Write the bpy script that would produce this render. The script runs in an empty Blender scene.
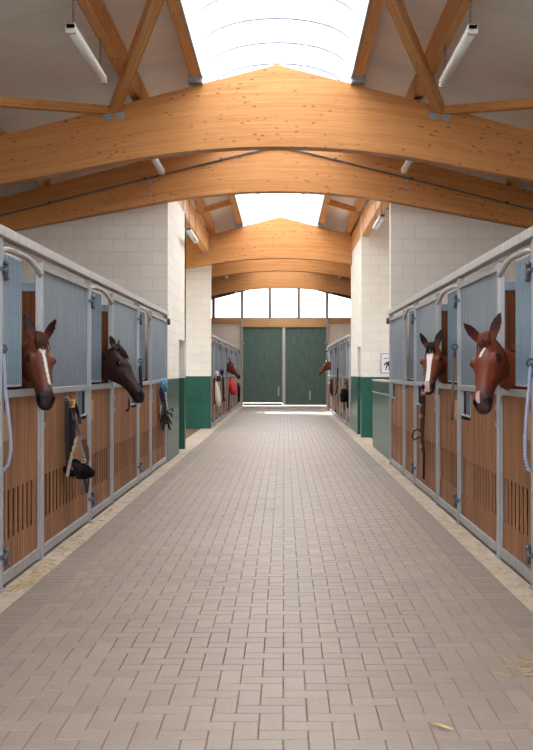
import bpy, bmesh, math, random
from mathutils import Vector, Matrix

random.seed(7)
SC = bpy.context.scene
COL = SC.collection
V = Vector
PI = math.pi

# ------------------------------------------------------------------ helpers
ORG = {}          # object name -> world origin


def worg(o):
    return ORG[o.name] if o is not None else V((0, 0, 0))


def tag(o, label=None, cat=None, group=None, kind=None):
    if label: o['label'] = label
    if cat: o['category'] = cat
    if group: o['group'] = group
    if kind: o['kind'] = kind
    return o


def empty(name, loc, label=None, cat=None, group=None, kind=None, parent=None):
    o = bpy.data.objects.new(name, None)
    COL.objects.link(o)
    o.empty_display_size = 0.1
    loc = V(loc)
    if parent is not None:
        o.parent = parent
        o.location = loc - worg(parent)
    else:
        o.location = loc
    ORG[o.name] = loc
    return tag(o, label, cat, group, kind)


class MB:
    def __init__(self):
        self.v, self.f, self.uv, self.sm = [], [], [], []

    def face(self, idx, uv=None, smooth=False):
        self.f.append(tuple(idx)); self.uv.append(uv); self.sm.append(smooth)

    def box(self, x0, x1, y0, y1, z0, z1):
        if x0 > x1: x0, x1 = x1, x0
        if y0 > y1: y0, y1 = y1, y0
        if z0 > z1: z0, z1 = z1, z0
        b = len(self.v)
        self.v += [V((x, y, z)) for z in (z0, z1) for y in (y0, y1) for x in (x0, x1)]
        for q in ((0, 2, 3, 1), (4, 5, 7, 6), (0, 1, 5, 4), (2, 6, 7, 3), (0, 4, 6, 2), (1, 3, 7, 5)):
            self.face([b + k for k in q])
        return self

    def bar(self, p, q, w, h, up=(0, 0, 1), ch=0.0):
        """box beam from p to q; w across, h along up; uv u follows the length"""
        p, q = V(p), V(q)
        d = (q - p); L = d.length; d.normalize()
        s = d.cross(V(up))
        if s.length < 1e-5: s = d.cross(V((1, 0, 0)))
        s.normalize(); n = s.cross(d).normalized()
        b = len(self.v)
        cs = [(-w / 2, -h / 2), (w / 2, -h / 2), (w / 2, h / 2), (-w / 2, h / 2)]
        for e in (p, q):
            for (a, c) in cs: self.v.append(e + s * a + n * c)
        per = [0, w, w + h, 2 * w + h, 2 * w + 2 * h]
        off = (p.x + p.y * 1.7) % 5
        for k in range(4):
            k2 = (k + 1) % 4
            self.face([b + k, b + k2, b + 4 + k2, b + 4 + k],
                      [(off, per[k]), (off, per[k + 1]), (off + L, per[k + 1]), (off + L, per[k])])
        self.face([b + 3, b + 2, b + 1, b]); self.face([b + 4, b + 5, b + 6, b + 7])
        return self

    def tube(self, pts, r, seg=10, cap=True, closed=False, radii=None):
        pts = [V(p) for p in pts]
        n = len(pts)
        rings = []
        prev = None
        for i, p in enumerate(pts):
            if closed: t = pts[(i + 1) % n] - pts[i - 1]
            elif i == 0: t = pts[1] - p
            elif i == n - 1: t = p - pts[-2]
            else: t = (pts[i + 1] - p).normalized() + (p - pts[i - 1]).normalized()
            if t.length < 1e-9: t = V((0, 0, 1))
            t.normalize()
            if prev is None:
                a = t.cross(V((0, 0, 1)))
                if a.length < 1e-3: a = t.cross(V((1, 0, 0)))
            else:
                a = prev - t * prev.dot(t)
                if a.length < 1e-4: a = t.orthogonal()
            a.normalize(); prev = a
            c = t.cross(a)
            rr = radii[i] if radii else r
            b = len(self.v)
            for k in range(seg):
                th = 2 * PI * k / seg
                self.v.append(p + a * (rr * math.cos(th)) + c * (rr * math.sin(th)))
            rings.append(b)
        m = n if closed else n - 1
        for i in range(m):
            b0, b1 = rings[i], rings[(i + 1) % n]
            for k in range(seg):
                k2 = (k + 1) % seg
                self.face([b0 + k, b0 + k2, b1 + k2, b1 + k], None, True)
        if cap and not closed:
            self.face([rings[0] + k for k in range(seg)][::-1])
            self.face([rings[-1] + k for k in range(seg)])
        return self

    def cyl(self, p, q, r, seg=12):
        return self.tube([p, q], r, seg)

    def strap(self, pts, w, t, face_dir=(1, 0, 0)):
        """flat strap along pts, wide face towards face_dir"""
        pts = [V(p) for p in pts]; fd = V(face_dir).normalized()
        n = len(pts); rings = []
        for i, p in enumerate(pts):
            d = (pts[min(i + 1, n - 1)] - pts[max(i - 1, 0)])
            if d.length < 1e-9: d = V((0, 0, 1))
            d.normalize()
            s = d.cross(fd)
            if s.length < 1e-3: s = d.orthogonal()
            s.normalize(); nn = s.cross(d).normalized()
            b = len(self.v)
            for (a, c) in ((-w / 2, -t / 2), (w / 2, -t / 2), (w / 2, t / 2), (-w / 2, t / 2)):
                self.v.append(p + s * a + nn * c)
            rings.append(b)
        for i in range(n - 1):
            for k in range(4):
                k2 = (k + 1) % 4
                self.face([rings[i] + k, rings[i] + k2, rings[i + 1] + k2, rings[i + 1] + k])
        self.face([rings[0] + k for k in (3, 2, 1, 0)]); self.face([rings[-1] + k for k in range(4)])
        return self

    def ell(self, c, r, seg=16, rings=10, axes=None):
        c = V(c)
        ax = axes or (V((1, 0, 0)), V((0, 1, 0)), V((0, 0, 1)))
        b = len(self.v)
        P = lambda x, y, z: c + ax[0] * (x * r[0]) + ax[1] * (y * r[1]) + ax[2] * (z * r[2])
        self.v.append(P(0, 0, 1))
        for i in range(1, rings):
            ph = PI * i / rings
            for k in range(seg):
                th = 2 * PI * k / seg
                self.v.append(P(math.sin(ph) * math.cos(th), math.sin(ph) * math.sin(th), math.cos(ph)))
        self.v.append(P(0, 0, -1))
        last = len(self.v) - 1
        for k in range(seg):
            k2 = (k + 1) % seg
            self.face([b, b + 1 + k, b + 1 + k2], None, True)
            e = b + 1 + (rings - 2) * seg
            self.face([last, e + k2, e + k], None, True)
        for i in range(rings - 2):
            for k in range(seg):
                k2 = (k + 1) % seg
                a = b + 1 + i * seg
                self.face([a + k, a + seg + k, a + seg + k2, a + k2], None, True)
        return self

    def prism(self, poly, vec):
        """closed polygon (list of 3d points) extruded by vec"""
        vec = V(vec); b = len(self.v); n = len(poly)
        poly = [V(p) for p in poly]
        self.v += poly + [p + vec for p in poly]
        self.face([b + k for k in range(n)][::-1]); self.face([b + n + k for k in range(n)])
        for k in range(n):
            k2 = (k + 1) % n
            self.face([b + k, b + k2, b + n + k2, b + n + k])
        return self

    def loft(self, rings, cap=True, smooth=True):
        b = len(self.v); m = len(rings[0])
        for r in rings: self.v += [V(p) for p in r]
        for i in range(len(rings) - 1):
            for k in range(m):
                k2 = (k + 1) % m
                self.face([b + i * m + k, b + i * m + k2, b + (i + 1) * m + k2, b + (i + 1) * m + k], None, smooth)
        if cap:
            self.face([b + k for k in range(m)][::-1])
            e = b + (len(rings) - 1) * m
            self.face([e + k for k in range(m)])
        return self

    def bounds(self):
        xs = [p.x for p in self.v]; ys = [p.y for p in self.v]; zs = [p.z for p in self.v]
        return V((min(xs), min(ys), min(zs))), V((max(xs), max(ys), max(zs)))

    def build(self, name, mat, parent=None, bevel=0.0, recalc=True):
        lo, hi = self.bounds()
        org = V(((lo.x + hi.x) / 2, (lo.y + hi.y) / 2, lo.z))
        me = bpy.data.meshes.new(name)
        me.from_pydata([tuple(p - org) for p in self.v], [], self.f)
        uvl = me.uv_layers.new(name='UVMap')
        flat = []
        for fi, f in enumerate(self.f):
            u = self.uv[fi]
            if u is None:
                a, b, c = self.v[f[0]], self.v[f[1]], self.v[f[2]]
                n = (b - a).cross(c - b)
                if n.length < 1e-12 and len(f) > 3: n = (self.v[f[2]] - a).cross(self.v[f[3]] - a)
                ax, ay, az = abs(n.x), abs(n.y), abs(n.z)
                if az >= ax and az >= ay: u = [(self.v[k].x, self.v[k].y) for k in f]
                elif ax >= ay: u = [(self.v[k].y, self.v[k].z) for k in f]
                else: u = [(self.v[k].x, self.v[k].z) for k in f]
            for (p, q) in u: flat += [p, q]
        uvl.data.foreach_set('uv', flat)
        me.polygons.foreach_set('use_smooth', self.sm)
        if recalc:
            bm = bmesh.new(); bm.from_mesh(me)
            bmesh.ops.recalc_face_normals(bm, faces=bm.faces)
            bm.to_mesh(me); bm.free()
        me.materials.append(mat)
        o = bpy.data.objects.new(name, me)
        COL.objects.link(o)
        if parent is not None:
            o.parent = parent
            o.location = org - worg(parent)
        else:
            o.location = org
        ORG[o.name] = org
        if bevel > 0:
            m = o.modifiers.new('bevel', 'BEVEL'); m.width = bevel; m.segments = 2; m.limit_method = 'ANGLE'
        return o


# ------------------------------------------------------------------ materials
def lin(r, g, b):
    f = lambda c: (c / 255 / 12.92) if c / 255 <= 0.04045 else ((c / 255 + 0.055) / 1.055) ** 2.4
    return (f(r), f(g), f(b), 1)


class NT:
    def __init__(self, name):
        self.m = bpy.data.materials.new(name); self.m.use_nodes = True
        self.t = self.m.node_tree; self.t.nodes.clear()
        self.out = self.n('ShaderNodeOutputMaterial')
        self.b = self.n('ShaderNodeBsdfPrincipled')
        self.l(self.b.outputs[0], self.out.inputs['Surface'])

    def n(self, typ, **kw):
        o = self.t.nodes.new(typ)
        for k, v in kw.items(): setattr(o, k, v)
        return o

    def l(self, a, b): self.t.links.new(a, b)

    def uv(self): return self.n('ShaderNodeUVMap', uv_map='UVMap').outputs[0]
    def obj(self): return self.n('ShaderNodeTexCoord').outputs['Object']
    def pos(self): return self.n('ShaderNodeNewGeometry').outputs['Position']

    def scale(self, vec, s):
        m = self.n('ShaderNodeMapping'); m.inputs['Scale'].default_value = s
        self.l(vec, m.inputs['Vector']); return m.outputs[0]

    def noise(self, vec, scale=1, detail=4, rough=0.55, dist=0.0):
        o = self.n('ShaderNodeTexNoise'); o.inputs['Scale'].default_value = scale
        o.inputs['Detail'].default_value = detail; o.inputs['Roughness'].default_value = rough
        o.inputs['Distortion'].default_value = dist
        self.l(vec, o.inputs['Vector']); return o.outputs[0]

    def ramp(self, fac, stops):
        r = self.n('ShaderNodeValToRGB'); e = r.color_ramp.elements
        while len(e) < len(stops): e.new(0.5)
        for el, (p, c) in zip(e, stops): el.position = p; el.color = c
        self.l(fac, r.inputs[0]); return r.outputs[0]

    def mix(self, fac, a, b, mode='MIX'):
        o = self.n('ShaderNodeMix', data_type='RGBA', blend_type=mode)
        for s, val in ((o.inputs[0], fac), (o.inputs[6], a), (o.inputs[7], b)):
            if isinstance(val, (tuple, list, float, int)): s.default_value = val
            else: self.l(val, s)
        return o.outputs[2]

    def math(self, op, a, b=0.0, c=None):
        o = self.n('ShaderNodeMath', operation=op)
        for s, val in zip(o.inputs, (a, b, c)):
            if val is None: continue
            if isinstance(val, (float, int)): s.default_value = val
            else: self.l(val, s)
        return o.outputs[0]

    def sep(self, vec):
        o = self.n('ShaderNodeSeparateXYZ'); self.l(vec, o.inputs[0]); return o.outputs

    def set(self, color=None, rough=None, metal=None, spec=None, bump=None, bumpd=0.01, bstr=0.5):
        for key, val in (('Base Color', color), ('Roughness', rough), ('Metallic', metal), ('Specular IOR Level', spec)):
            if val is None: continue
            if isinstance(val, (tuple, list, float, int)): self.b.inputs[key].default_value = val
            else: self.l(val, self.b.inputs[key])
        if bump is not None:
            b = self.n('ShaderNodeBump'); b.inputs['Distance'].default_value = bumpd; b.inputs['Strength'].default_value = bstr
            self.l(bump, b.inputs['Height']); self.l(b.outputs[0], self.b.inputs['Normal'])
        return self.m


def simple(name, col, rough=0.6, metal=0.0, var=0.12, sc=14, spec=0.5):
    t = NT(name)
    n = t.noise(t.obj(), sc, 5)
    d = tuple(c * (1 - var * 1.6) for c in col[:3]) + (1,)
    h = tuple(min(1, c * (1 + var)) for c in col[:3]) + (1,)
    c = t.ramp(n, [(0.3, d), (0.7, h)])
    return t.set(c, rough, metal, spec)


def glulam(name, a, b, dark, lam=0.045):
    t = NT(name)
    uv = t.uv()
    g = t.noise(t.scale(uv, (1.0, 26, 1)), 1.6, 6, 0.6, 0.4)
    base = t.ramp(g, [(0.32, a), (0.72, b)])
    s = t.sep(uv)
    row = t.math('FLOOR', t.math('DIVIDE', s[1], lam))
    seg = t.math('FLOOR', t.math('ADD', t.math('DIVIDE', s[0], 2.7), t.math('MULTIPLY', row, 0.37)))
    cb = t.n('ShaderNodeCombineXYZ'); t.l(row, cb.inputs[0]); t.l(seg, cb.inputs[1])
    w = t.n('ShaderNodeTexWhiteNoise', noise_dimensions='2D'); t.l(cb.outputs[0], w.inputs[0])
    tone = t.ramp(w.outputs[0], [(0, (0.90, 0.87, 0.84, 1)), (1, (1.06, 1.05, 1.03, 1))])
    base = t.mix(1.0, base, tone, 'MULTIPLY')
    fr = t.math('FRACT', t.math('DIVIDE', s[1], lam))
    ln = t.math('LESS_THAN', fr, 0.05)
    base = t.mix(t.math('MULTIPLY', ln, 0.22), base, dark)
    vo = t.n('ShaderNodeTexVoronoi'); vo.inputs['Scale'].default_value = 1.0
    t.l(t.scale(uv, (6.5, 15.0, 1)), vo.inputs['Vector'])
    k = t.ramp(vo.outputs['Distance'], [(0.12, (1, 1, 1, 1)), (0.22, (0, 0, 0, 1))])
    cm = t.ramp(t.noise(uv, 0.9, 2), [(0.40, (0, 0, 0, 1)), (0.47, (1, 1, 1, 1))])
    kk = t.mix(1.0, k, cm, 'MULTIPLY')
    base = t.mix(t.math('MULTIPLY', kk, 0.65), base, dark)
    return t.set(base, 0.5, 0, 0.3, bump=g, bumpd=0.004, bstr=0.25)


M = {}
M['glulam'] = glulam('glulam', lin(188, 127, 73), lin(206, 149, 92), lin(104, 54, 26))
M['timber'] = glulam('timber', lin(204, 142, 84), lin(228, 174, 114), lin(120, 66, 30), 0.4)


def boards_mat(name, a, b, dark):
    t = NT(name)
    uv = t.uv(); s = t.sep(uv)
    n = t.noise(t.scale(uv, (34, 1.4, 1)), 1.0, 6, 0.6, 0.3)
    c = t.ramp(n, [(0.3, a), (0.7, b)])
    row = t.math('FLOOR', t.math('DIVIDE', s[0], 0.0955))
    w = t.n('ShaderNodeTexWhiteNoise', noise_dimensions='1D'); t.l(row, w.inputs['W'])
    tone = t.ramp(w.outputs[0], [(0, (0.72, 0.69, 0.66, 1)), (1, (1.14, 1.12, 1.1, 1))])
    c = t.mix(1.0, c, tone, 'MULTIPLY')
    gv = t.math('LESS_THAN', t.math('FRACT', t.math('DIVIDE', s[0], 0.0625)), 0.20)
    c = t.mix(t.math('MULTIPLY', gv, 0.6), c, dark)
    sc = t.noise(t.scale(uv, (9, 3, 1)), 2.0, 5, 0.7)
    c = t.mix(t.ramp(sc, [(0.55, (0, 0, 0, 1)), (0.8, (0.45, 0.45, 0.45, 1))]), c, dark)
    return t.set(c, 0.6, 0, 0.15, bump=n, bumpd=0.003, bstr=0.3)


M['boards'] = boards_mat('stall_boards', lin(128, 86, 60), lin(176, 130, 96), lin(72, 44, 30))
M['darkboards'] = boards_mat('partition_boards', lin(110, 62, 38), lin(140, 84, 54), lin(70, 40, 26))


def galv(name, a, b, rough=0.45, metal=0.35, stretch=(10, 1.2, 1)):
    t = NT(name)
    uv = t.uv()
    n = t.noise(t.scale(uv, stretch), 2.0, 6, 0.6)
    sp = t.n('ShaderNodeTexVoronoi'); sp.inputs['Scale'].default_value = 55
    t.l(uv, sp.inputs['Vector'])
    c = t.ramp(n, [(0.3, a), (0.7, b)])
    c = t.mix(0.10, c, sp.outputs['Color'], 'SOFT_LIGHT')
    return t.set(c, rough, metal, 0.5)


M['sheet'] = galv('galvanised_sheet', lin(104, 120, 136), lin(132, 148, 162))
M['guard'] = galv('corrugated_sheet', lin(86, 103, 117), lin(118, 135, 148))  # darker copy of the sheet metal, offsetting light caught by the ribs
M['frame'] = galv('galvanised_frame', lin(146, 150, 156), lin(176, 178, 180), 0.42, 0.3)
M['header'] = galv('rail_metal', lin(184, 182, 182), lin(206, 203, 200), 0.5, 0.2)
M['steel'] = simple('dark_steel', lin(72, 76, 90), 0.4, 0.6)
M['hingezinc'] = simple('hinge_zinc', lin(96, 102, 118), 0.4, 0.5)
M['bolt'] = simple('bolt_zinc', lin(165, 172, 182), 0.35, 0.7)
M['hanger'] = simple('hanger_zinc', lin(150, 160, 172), 0.4, 0.5)
M['conduit'] = simple('conduit_grey', lin(112, 104, 98), 0.5, 0.1)
M['white_plastic'] = simple('white_plastic', lin(236, 236, 232), 0.4, 0, 0.03)
M['grey_plastic'] = simple('lamp_end_grey', lin(205, 204, 200), 0.45, 0, 0.03)
M['curb'] = simple('curb_galvanised', lin(150, 158, 168), 0.5, 0.2, 0.15, 8)
M['rib'] = simple('rib_metal', lin(126, 122, 142), 0.5, 0.2)
M['leather_dark'] = simple('leather_dark', lin(24, 17, 17), 0.55, 0, 0.25, 30, .3)
M['leather_brown'] = simple('leather_brown', lin(72, 42, 30), 0.55, 0, 0.25, 30, .3)
M['webbing_grey'] = simple('webbing_grey', lin(96, 98, 112), 0.7, 0, 0.2, 40)
M['webbing_tan'] = simple('webbing_tan', lin(126, 104, 86), 0.7, 0, 0.2, 40)
M['fleece'] = simple('black_fleece', lin(14, 11, 15), 0.95, 0, 0.4, 60, .2)
M['brass'] = simple('brass', lin(206, 172, 104), 0.3, 0.8)
M['turq'] = simple('turquoise_rope', lin(58, 150, 190), 0.8, 0, 0.25, 40)
M['navy'] = simple('navy_web', lin(38, 38, 84), 0.8, 0, 0.25, 40)
M['red'] = simple('red_cloth', lin(226, 66, 74), 0.8, 0, 0.12, 20)
M['whitecloth'] = simple('white_cotton', lin(224, 220, 214), 0.85, 0, 0.06, 20)
M['hoof'] = simple('hoof_horn', lin(60, 50, 44), 0.6)
M['plaque'] = simple('pale_wood_board', lin(176, 134, 88), 0.6, 0, 0.15, 20)
M['straw'] = simple('straw', lin(186, 164, 122), 0.8, 0, 0.2, 8)
M['mullion'] = simple('window_frame_grey', lin(120, 108, 100), 0.5, 0, 0.08)
M['grey_post'] = simple('grey_post', lin(164, 164, 160), 0.5, 0.1, 0.08)
M['eye'] = simple('eye_brown', lin(22, 14, 10), 0.08, 0, 0.1)
M['hairdark'] = simple('hair_dark', lin(22, 16, 16), 0.7, 0, 0.3, 40, .12)
M['hairred'] = simple('hair_chestnut', lin(92, 44, 30), 0.65, 0, 0.3, 40, .12)
M['hairbrown'] = simple('hair_brown', lin(72, 40, 30), 0.65, 0, 0.3, 40, .12)
M['signwhite'] = simple('sign_white', lin(228, 230, 236), 0.4, 0, 0.02)
M['signblack'] = simple('sign_black', lin(44, 42, 58), 0.5, 0, 0.1)
M['signred'] = simple('sign_red', lin(190, 70, 84), 0.5, 0, 0.1)
M['beamcream'] = glulam('end_beam_wood', lin(176, 134, 90), lin(204, 164, 116), lin(120, 80, 46), 0.4)


def rope_mat(name, a, b):
    t = NT(name)
    w = t.n('ShaderNodeTexWave', wave_type='BANDS', bands_direction='DIAGONAL'); w.inputs['Scale'].default_value = 38
    w.inputs['Distortion'].default_value = 1.5
    t.l(t.obj(), w.inputs['Vector'])
    return t.set(t.ramp(w.outputs[1], [(0.35, a), (0.65, b)]), 0.8, 0, 0.2, bump=w.outputs[1], bumpd=0.006, bstr=0.8)


M['rope_blue'] = rope_mat('lead_rope_blue', lin(120, 136, 178), lin(196, 204, 222))
M['rope_brown'] = rope_mat('lead_rope_brown', lin(92, 70, 56), lin(160, 130, 106))


def block_wall():
    t = NT('painted_block')
    uv = t.uv()
    br = t.n('ShaderNodeTexBrick')
    br.inputs['Scale'].default_value = 1.0
    br.inputs['Brick Width'].default_value = 0.42; br.inputs['Row Height'].default_value = 0.21
    br.inputs['Mortar Size'].default_value = 0.006; br.inputs['Mortar Smooth'].default_value = 0.4
    br.inputs['Color1'].default_value = lin(236, 232, 224); br.inputs['Color2'].default_value = lin(229, 225, 217)
    br.inputs['Mortar'].default_value = lin(212, 206, 196)
    t.l(uv, br.inputs['Vector'])
    n = t.noise(uv, 3.0, 6, 0.6)
    white = t.mix(0.16, br.outputs['Color'], t.ramp(n, [(0.3, lin(214, 206, 194)), (0.7, lin(244, 241, 235))]))
    bg = t.n('ShaderNodeTexBrick')
    bg.inputs['Scale'].default_value = 1.0
    bg.inputs['Brick Width'].default_value = 0.42; bg.inputs['Row Height'].default_value = 0.21
    bg.inputs['Mortar Size'].default_value = 0.006; bg.inputs['Mortar Smooth'].default_value = 0.4
    bg.inputs['Color1'].default_value = lin(26, 86, 72); bg.inputs['Color2'].default_value = lin(22, 78, 66)
    bg.inputs['Mortar'].default_value = lin(18, 68, 56)
    t.l(uv, bg.inputs['Vector'])
    z = t.sep(t.pos())[2]
    low = t.math('LESS_THAN', z, 1.33)
    c = t.mix(low, white, bg.outputs['Color'])
    rough = t.math('SUBTRACT', 0.75, t.math('MULTIPLY', low, 0.45))
    inv = t.math('SUBTRACT', 1.0, br.outputs['Fac'])
    return t.set(c, rough, 0, 0.5, bump=inv, bumpd=0.006, bstr=0.6)


M['block'] = block_wall()


def ceiling_mat():
    t = NT('ceiling_panel')
    p = t.pos(); s = t.sep(p)
    fr = t.math('FRACT', t.math('DIVIDE', s[1], 1.0))
    ln = t.math('LESS_THAN', fr, 0.012)
    n = t.noise(p, 1.3, 4)
    c = t.ramp(n, [(0.3, lin(232, 228, 220)), (0.7, lin(241, 238, 232))])
    c = t.mix(t.math('MULTIPLY', ln, 0.35), c, lin(150, 145, 136))
    return t.set(c, 0.6, 0, 0.3)


M['ceiling'] = ceiling_mat()


def paver_mat():
    t = NT('clay_pavers')
    at = t.n('ShaderNodeAttribute', attribute_name='tint')
    n = t.noise(t.pos(), 60, 4, 0.6)
    big = t.noise(t.pos(), 0.8, 4, 0.6)
    c = t.ramp(at.outputs['Fac'], [(0.0, lin(122, 112, 104)), (0.25, lin(138, 126, 116)), (1.0, lin(152, 139, 128))])
    c = t.mix(0.16, c, t.ramp(n, [(0.3, lin(110, 96, 90)), (0.7, lin(196, 182, 172))]))
    c = t.mix(0.5, c, t.ramp(big, [(0.3, (0.42, 0.41, 0.41, 1)), (0.7, (0.56, 0.56, 0.56, 1))]), 'SOFT_LIGHT')
    return t.set(c, 0.47, 0, 0.65, bump=n, bumpd=0.002, bstr=0.2)


M['paver'] = paver_mat()
def joint_mat():
    t = NT('joint_sand')
    p = t.pos()
    c = t.ramp(t.noise(p, 10, 5), [(.3, lin(118, 94, 78)), (.7, lin(142, 118, 100))])
    st = t.n('ShaderNodeMapping'); st.inputs['Location'].default_value = (.55, -5.15, 0); t.l(p, st.inputs['Vector'])
    ln = t.n('ShaderNodeVectorMath', operation='LENGTH'); t.l(t.scale(st.outputs[0], (1.0, 2.2, 0)), ln.inputs[0])
    k = t.math('SUBTRACT', 1.0, ln.outputs['Value'])
    k = t.math('MULTIPLY', t.math('MAXIMUM', k, 0.0), t.noise(p, 2.5, 4))
    k = t.math('MINIMUM', t.math('MULTIPLY', k, 3.0), 0.9)
    return t.set(t.mix(k, c, lin(78, 46, 28)), .9, 0, .2)


M['joint'] = joint_mat()
M['concrete'] = simple('kerb_concrete', lin(176, 162, 146), 0.8, 0, 0.12, 7)
M['ground'] = simple('yard_concrete', lin(190, 186, 178), 0.9, 0, 0.06, 2)
M['stallfloor'] = simple('stall_bedding', lin(104, 82, 56), 0.95, 0, 0.25, 6)


def green_door_mat():
    t = NT('green_door_paint')
    n = t.noise(t.scale(t.uv(), (6, 1, 1)), 2, 5)
    c = t.ramp(n, [(0.3, lin(72, 96, 88)), (0.7, lin(88, 112, 103))])
    return t.set(c, 0.5, 0, 0.4)


M['greendoor'] = green_door_mat()


def glass_mat():
    t = NT('window_glass')
    t.t.nodes.remove(t.b)
    tr = t.n('ShaderNodeBsdfTransparent'); tr.inputs[0].default_value = (0.96, 0.97, 0.97, 1)
    gl = t.n('ShaderNodeBsdfGlossy'); gl.inputs['Roughness'].default_value = 0.02
    fr = t.n('ShaderNodeFresnel'); fr.inputs[0].default_value = 1.45
    mx = t.n('ShaderNodeMixShader')
    t.l(fr.outputs[0], mx.inputs[0]); t.l(tr.outputs[0], mx.inputs[1]); t.l(gl.outputs[0], mx.inputs[2])
    t.l(mx.outputs[0], t.out.inputs['Surface'])
    return t.m


M['glass'] = glass_mat()


def vault_mat():
    t = NT('opal_polycarbonate')
    t.t.nodes.remove(t.b)
    tl = t.n('ShaderNodeBsdfTranslucent'); tl.inputs[0].default_value = (0.94, 0.95, 0.97, 1)
    df = t.n('ShaderNodeBsdfDiffuse'); df.inputs[0].default_value = (0.85, 0.86, 0.88, 1)
    mx = t.n('ShaderNodeMixShader'); mx.inputs[0].default_value = 0.12
    t.l(tl.outputs[0], mx.inputs[1]); t.l(df.outputs[0], mx.inputs[2])
    t.l(mx.outputs[0], t.out.inputs['Surface'])
    return t.m


M['vault'] = vault_mat()


def coat_mat(name, rough=0.45):
    t = NT(name)
    at = t.n('ShaderNodeAttribute', attribute_name='coat')
    n = t.noise(t.obj(), 40, 5, 0.6)
    c = t.mix(0.25, at.outputs['Color'], t.ramp(n, [(0.3, (0.35, 0.35, 0.35, 1)), (0.7, (0.62, 0.62, 0.62, 1))]), 'SOFT_LIGHT')
    t.set(c, rough, 0, 0.16, bump=n, bumpd=0.002, bstr=0.15)
    return t.m


M['coat'] = coat_mat('horse_coat')

# ------------------------------------------------------------------ dimensions
F = 990.0
VX, VY = 284.0, 371.5
H = 1.45
PL, PR = -1.856, 1.65          # stall fronts
XC = -0.09                     # ridge
WL, WR = -5.35, 5.15           # outer walls
YE = 41.8                      # end wall
YS = 5.0  # skylight starts this far in to keep the near aisle darker
Y0 = -1.5                      # open near end


def roofz(d): return 5.33 - 0.26 * abs(d)          # line of the beam tops


def underz(d):
    d = abs(d)
    return 4.29 - (0.0475 * d * d if d < 2 else 0.19 + 0.19 * (d - 2))


# ------------------------------------------------------------------ camera
cam = bpy.data.cameras.new('camera'); co = bpy.data.objects.new('camera', cam); COL.objects.link(co)
co.location = (0, 0, H); co.rotation_euler = (PI / 2, 0, 0)
cam.sensor_fit = 'HORIZONTAL'; cam.sensor_width = 36; cam.lens = F * 36 / 533
cam.shift_x = -(VX - 266.5) / 533; cam.shift_y = -(375 - VY) / 533
cam.clip_start = 0.05; cam.clip_end = 300
SC.camera = co

# ------------------------------------------------------------------ floor
def floor():
    v, f, tint = [], [], []
    w = 0.1; j = 0.003; ch = 0.003; zt = 0.0; zb = -0.003

    def brick(x0, x1, y0, y1, t):
        b = len(v)
        a = j / 2
        for (e, z) in ((a, zb), (a + ch, zt)):
            v.extend([(x0 + e, y0 + e, z), (x1 - e, y0 + e, z), (x1 - e, y1 - e, z), (x0 + e, y1 - e, z)])
        f.append((b + 4, b + 5, b + 6, b + 7))
        for k in range(4):
            k2 = (k + 1) % 4
            f.append((b + k, b + k2, b + 4 + k2, b + 4 + k))
        tint.extend([t] * 8)

    xl, xr = PL + 0.36, PR - 0.36
    nx0, nx1 = -16, 14
    ox = (xl + xr) / 2 - (nx0 + nx1) / 2 * w
    rnd = random.Random(3)
    for jj in range(int(1.5 / w), int(41.9 / w)):
        for ii in range(nx0 - 1, nx1 + 1):
            c = (ii - jj) % 4
            t = 0.45 + rnd.gauss(0, 0.16)
            if c == 0:
                x0, x1, y0, y1 = ii, ii + 2, jj, jj + 1
            elif c == 3:
                x0, x1, y0, y1 = ii, ii + 1, jj, jj + 2
            else: continue
            x0, x1 = ox + x0 * w, ox + x1 * w
            x0 = max(x0, xl); x1 = min(x1, xr)
            if x1 - x0 < 0.03: continue
            brick(x0, x1, y0 * w, y1 * w, max(0.2, min(1, t)))
    # darker soldier-course borders
    for (bx0, bx1) in ((xl - 0.2, xl), (xr, xr + 0.2)):
        y = 1.5
        while y < 41.8:
            brick(bx0, bx1, y, y + 0.1, max(0.0, min(0.26, 0.14 + rnd.gauss(0, 0.06)))); y += 0.1
    me = bpy.data.meshes.new('floor'); me.from_pydata(v, [], f)
    a = me.attributes.new('tint', 'FLOAT', 'POINT'); a.data.foreach_set('value', tint)
    me.materials.append(M['paver'])
    o = bpy.data.objects.new('floor', me); COL.objects.link(o)
    tag(o, 'grey brown brick paving in a herringbone pattern along the aisle', None, None, 'structure')
    m = MB().box(xl - 0.21, xr + 0.21, 0, YE, -0.08, -0.0028)
    tag(m.build('floor_bed', M['joint']), 'sandy joints between the pavers', None, None, 'structure')
    # concrete strips along the stalls
    for nm, x0, x1 in (('left', PL - 0.25, xl - 0.2), ('right', xr + 0.2, PR + 0.25)):
        m = MB().box(x0, x1, 0, YE, -0.08, 0.0)
        tag(m.build('floor_strip_' + nm, M['concrete']), 'pale concrete strip along the %s stalls' % nm, None, None, 'structure')
    m = MB().box(WL - .2, PL - 0.25, -1.5, YE, -0.1, -0.002).box(PR + 0.25, WR + .2, -1.5, YE, -0.1, -0.002)
    tag(m.build('floor_stalls', M['stallfloor']), 'bedding covered floor inside the stalls', None, None, 'structure')
    m = MB().box(PL - 0.25, PR + 0.25, -1.5, 0, -0.1, 0)
    tag(m.build('floor_entrance', M['concrete']), 'concrete floor at the entrance', None, None, 'structure')
    m = MB().box(-30, 30, -45, -1.5, -0.2, -0.02).box(-30, 30, YE + .3, 90, -0.2, -0.02).box(-30, WL - .2, -1.5, YE + .3, -.2, -.02).box(WR + .2, 30, -1.5, YE + .3, -.2, -.02)
    tag(m.build('ground', M['ground']), 'pale yard outside the stable', None, None, 'structure')


floor()

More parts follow.
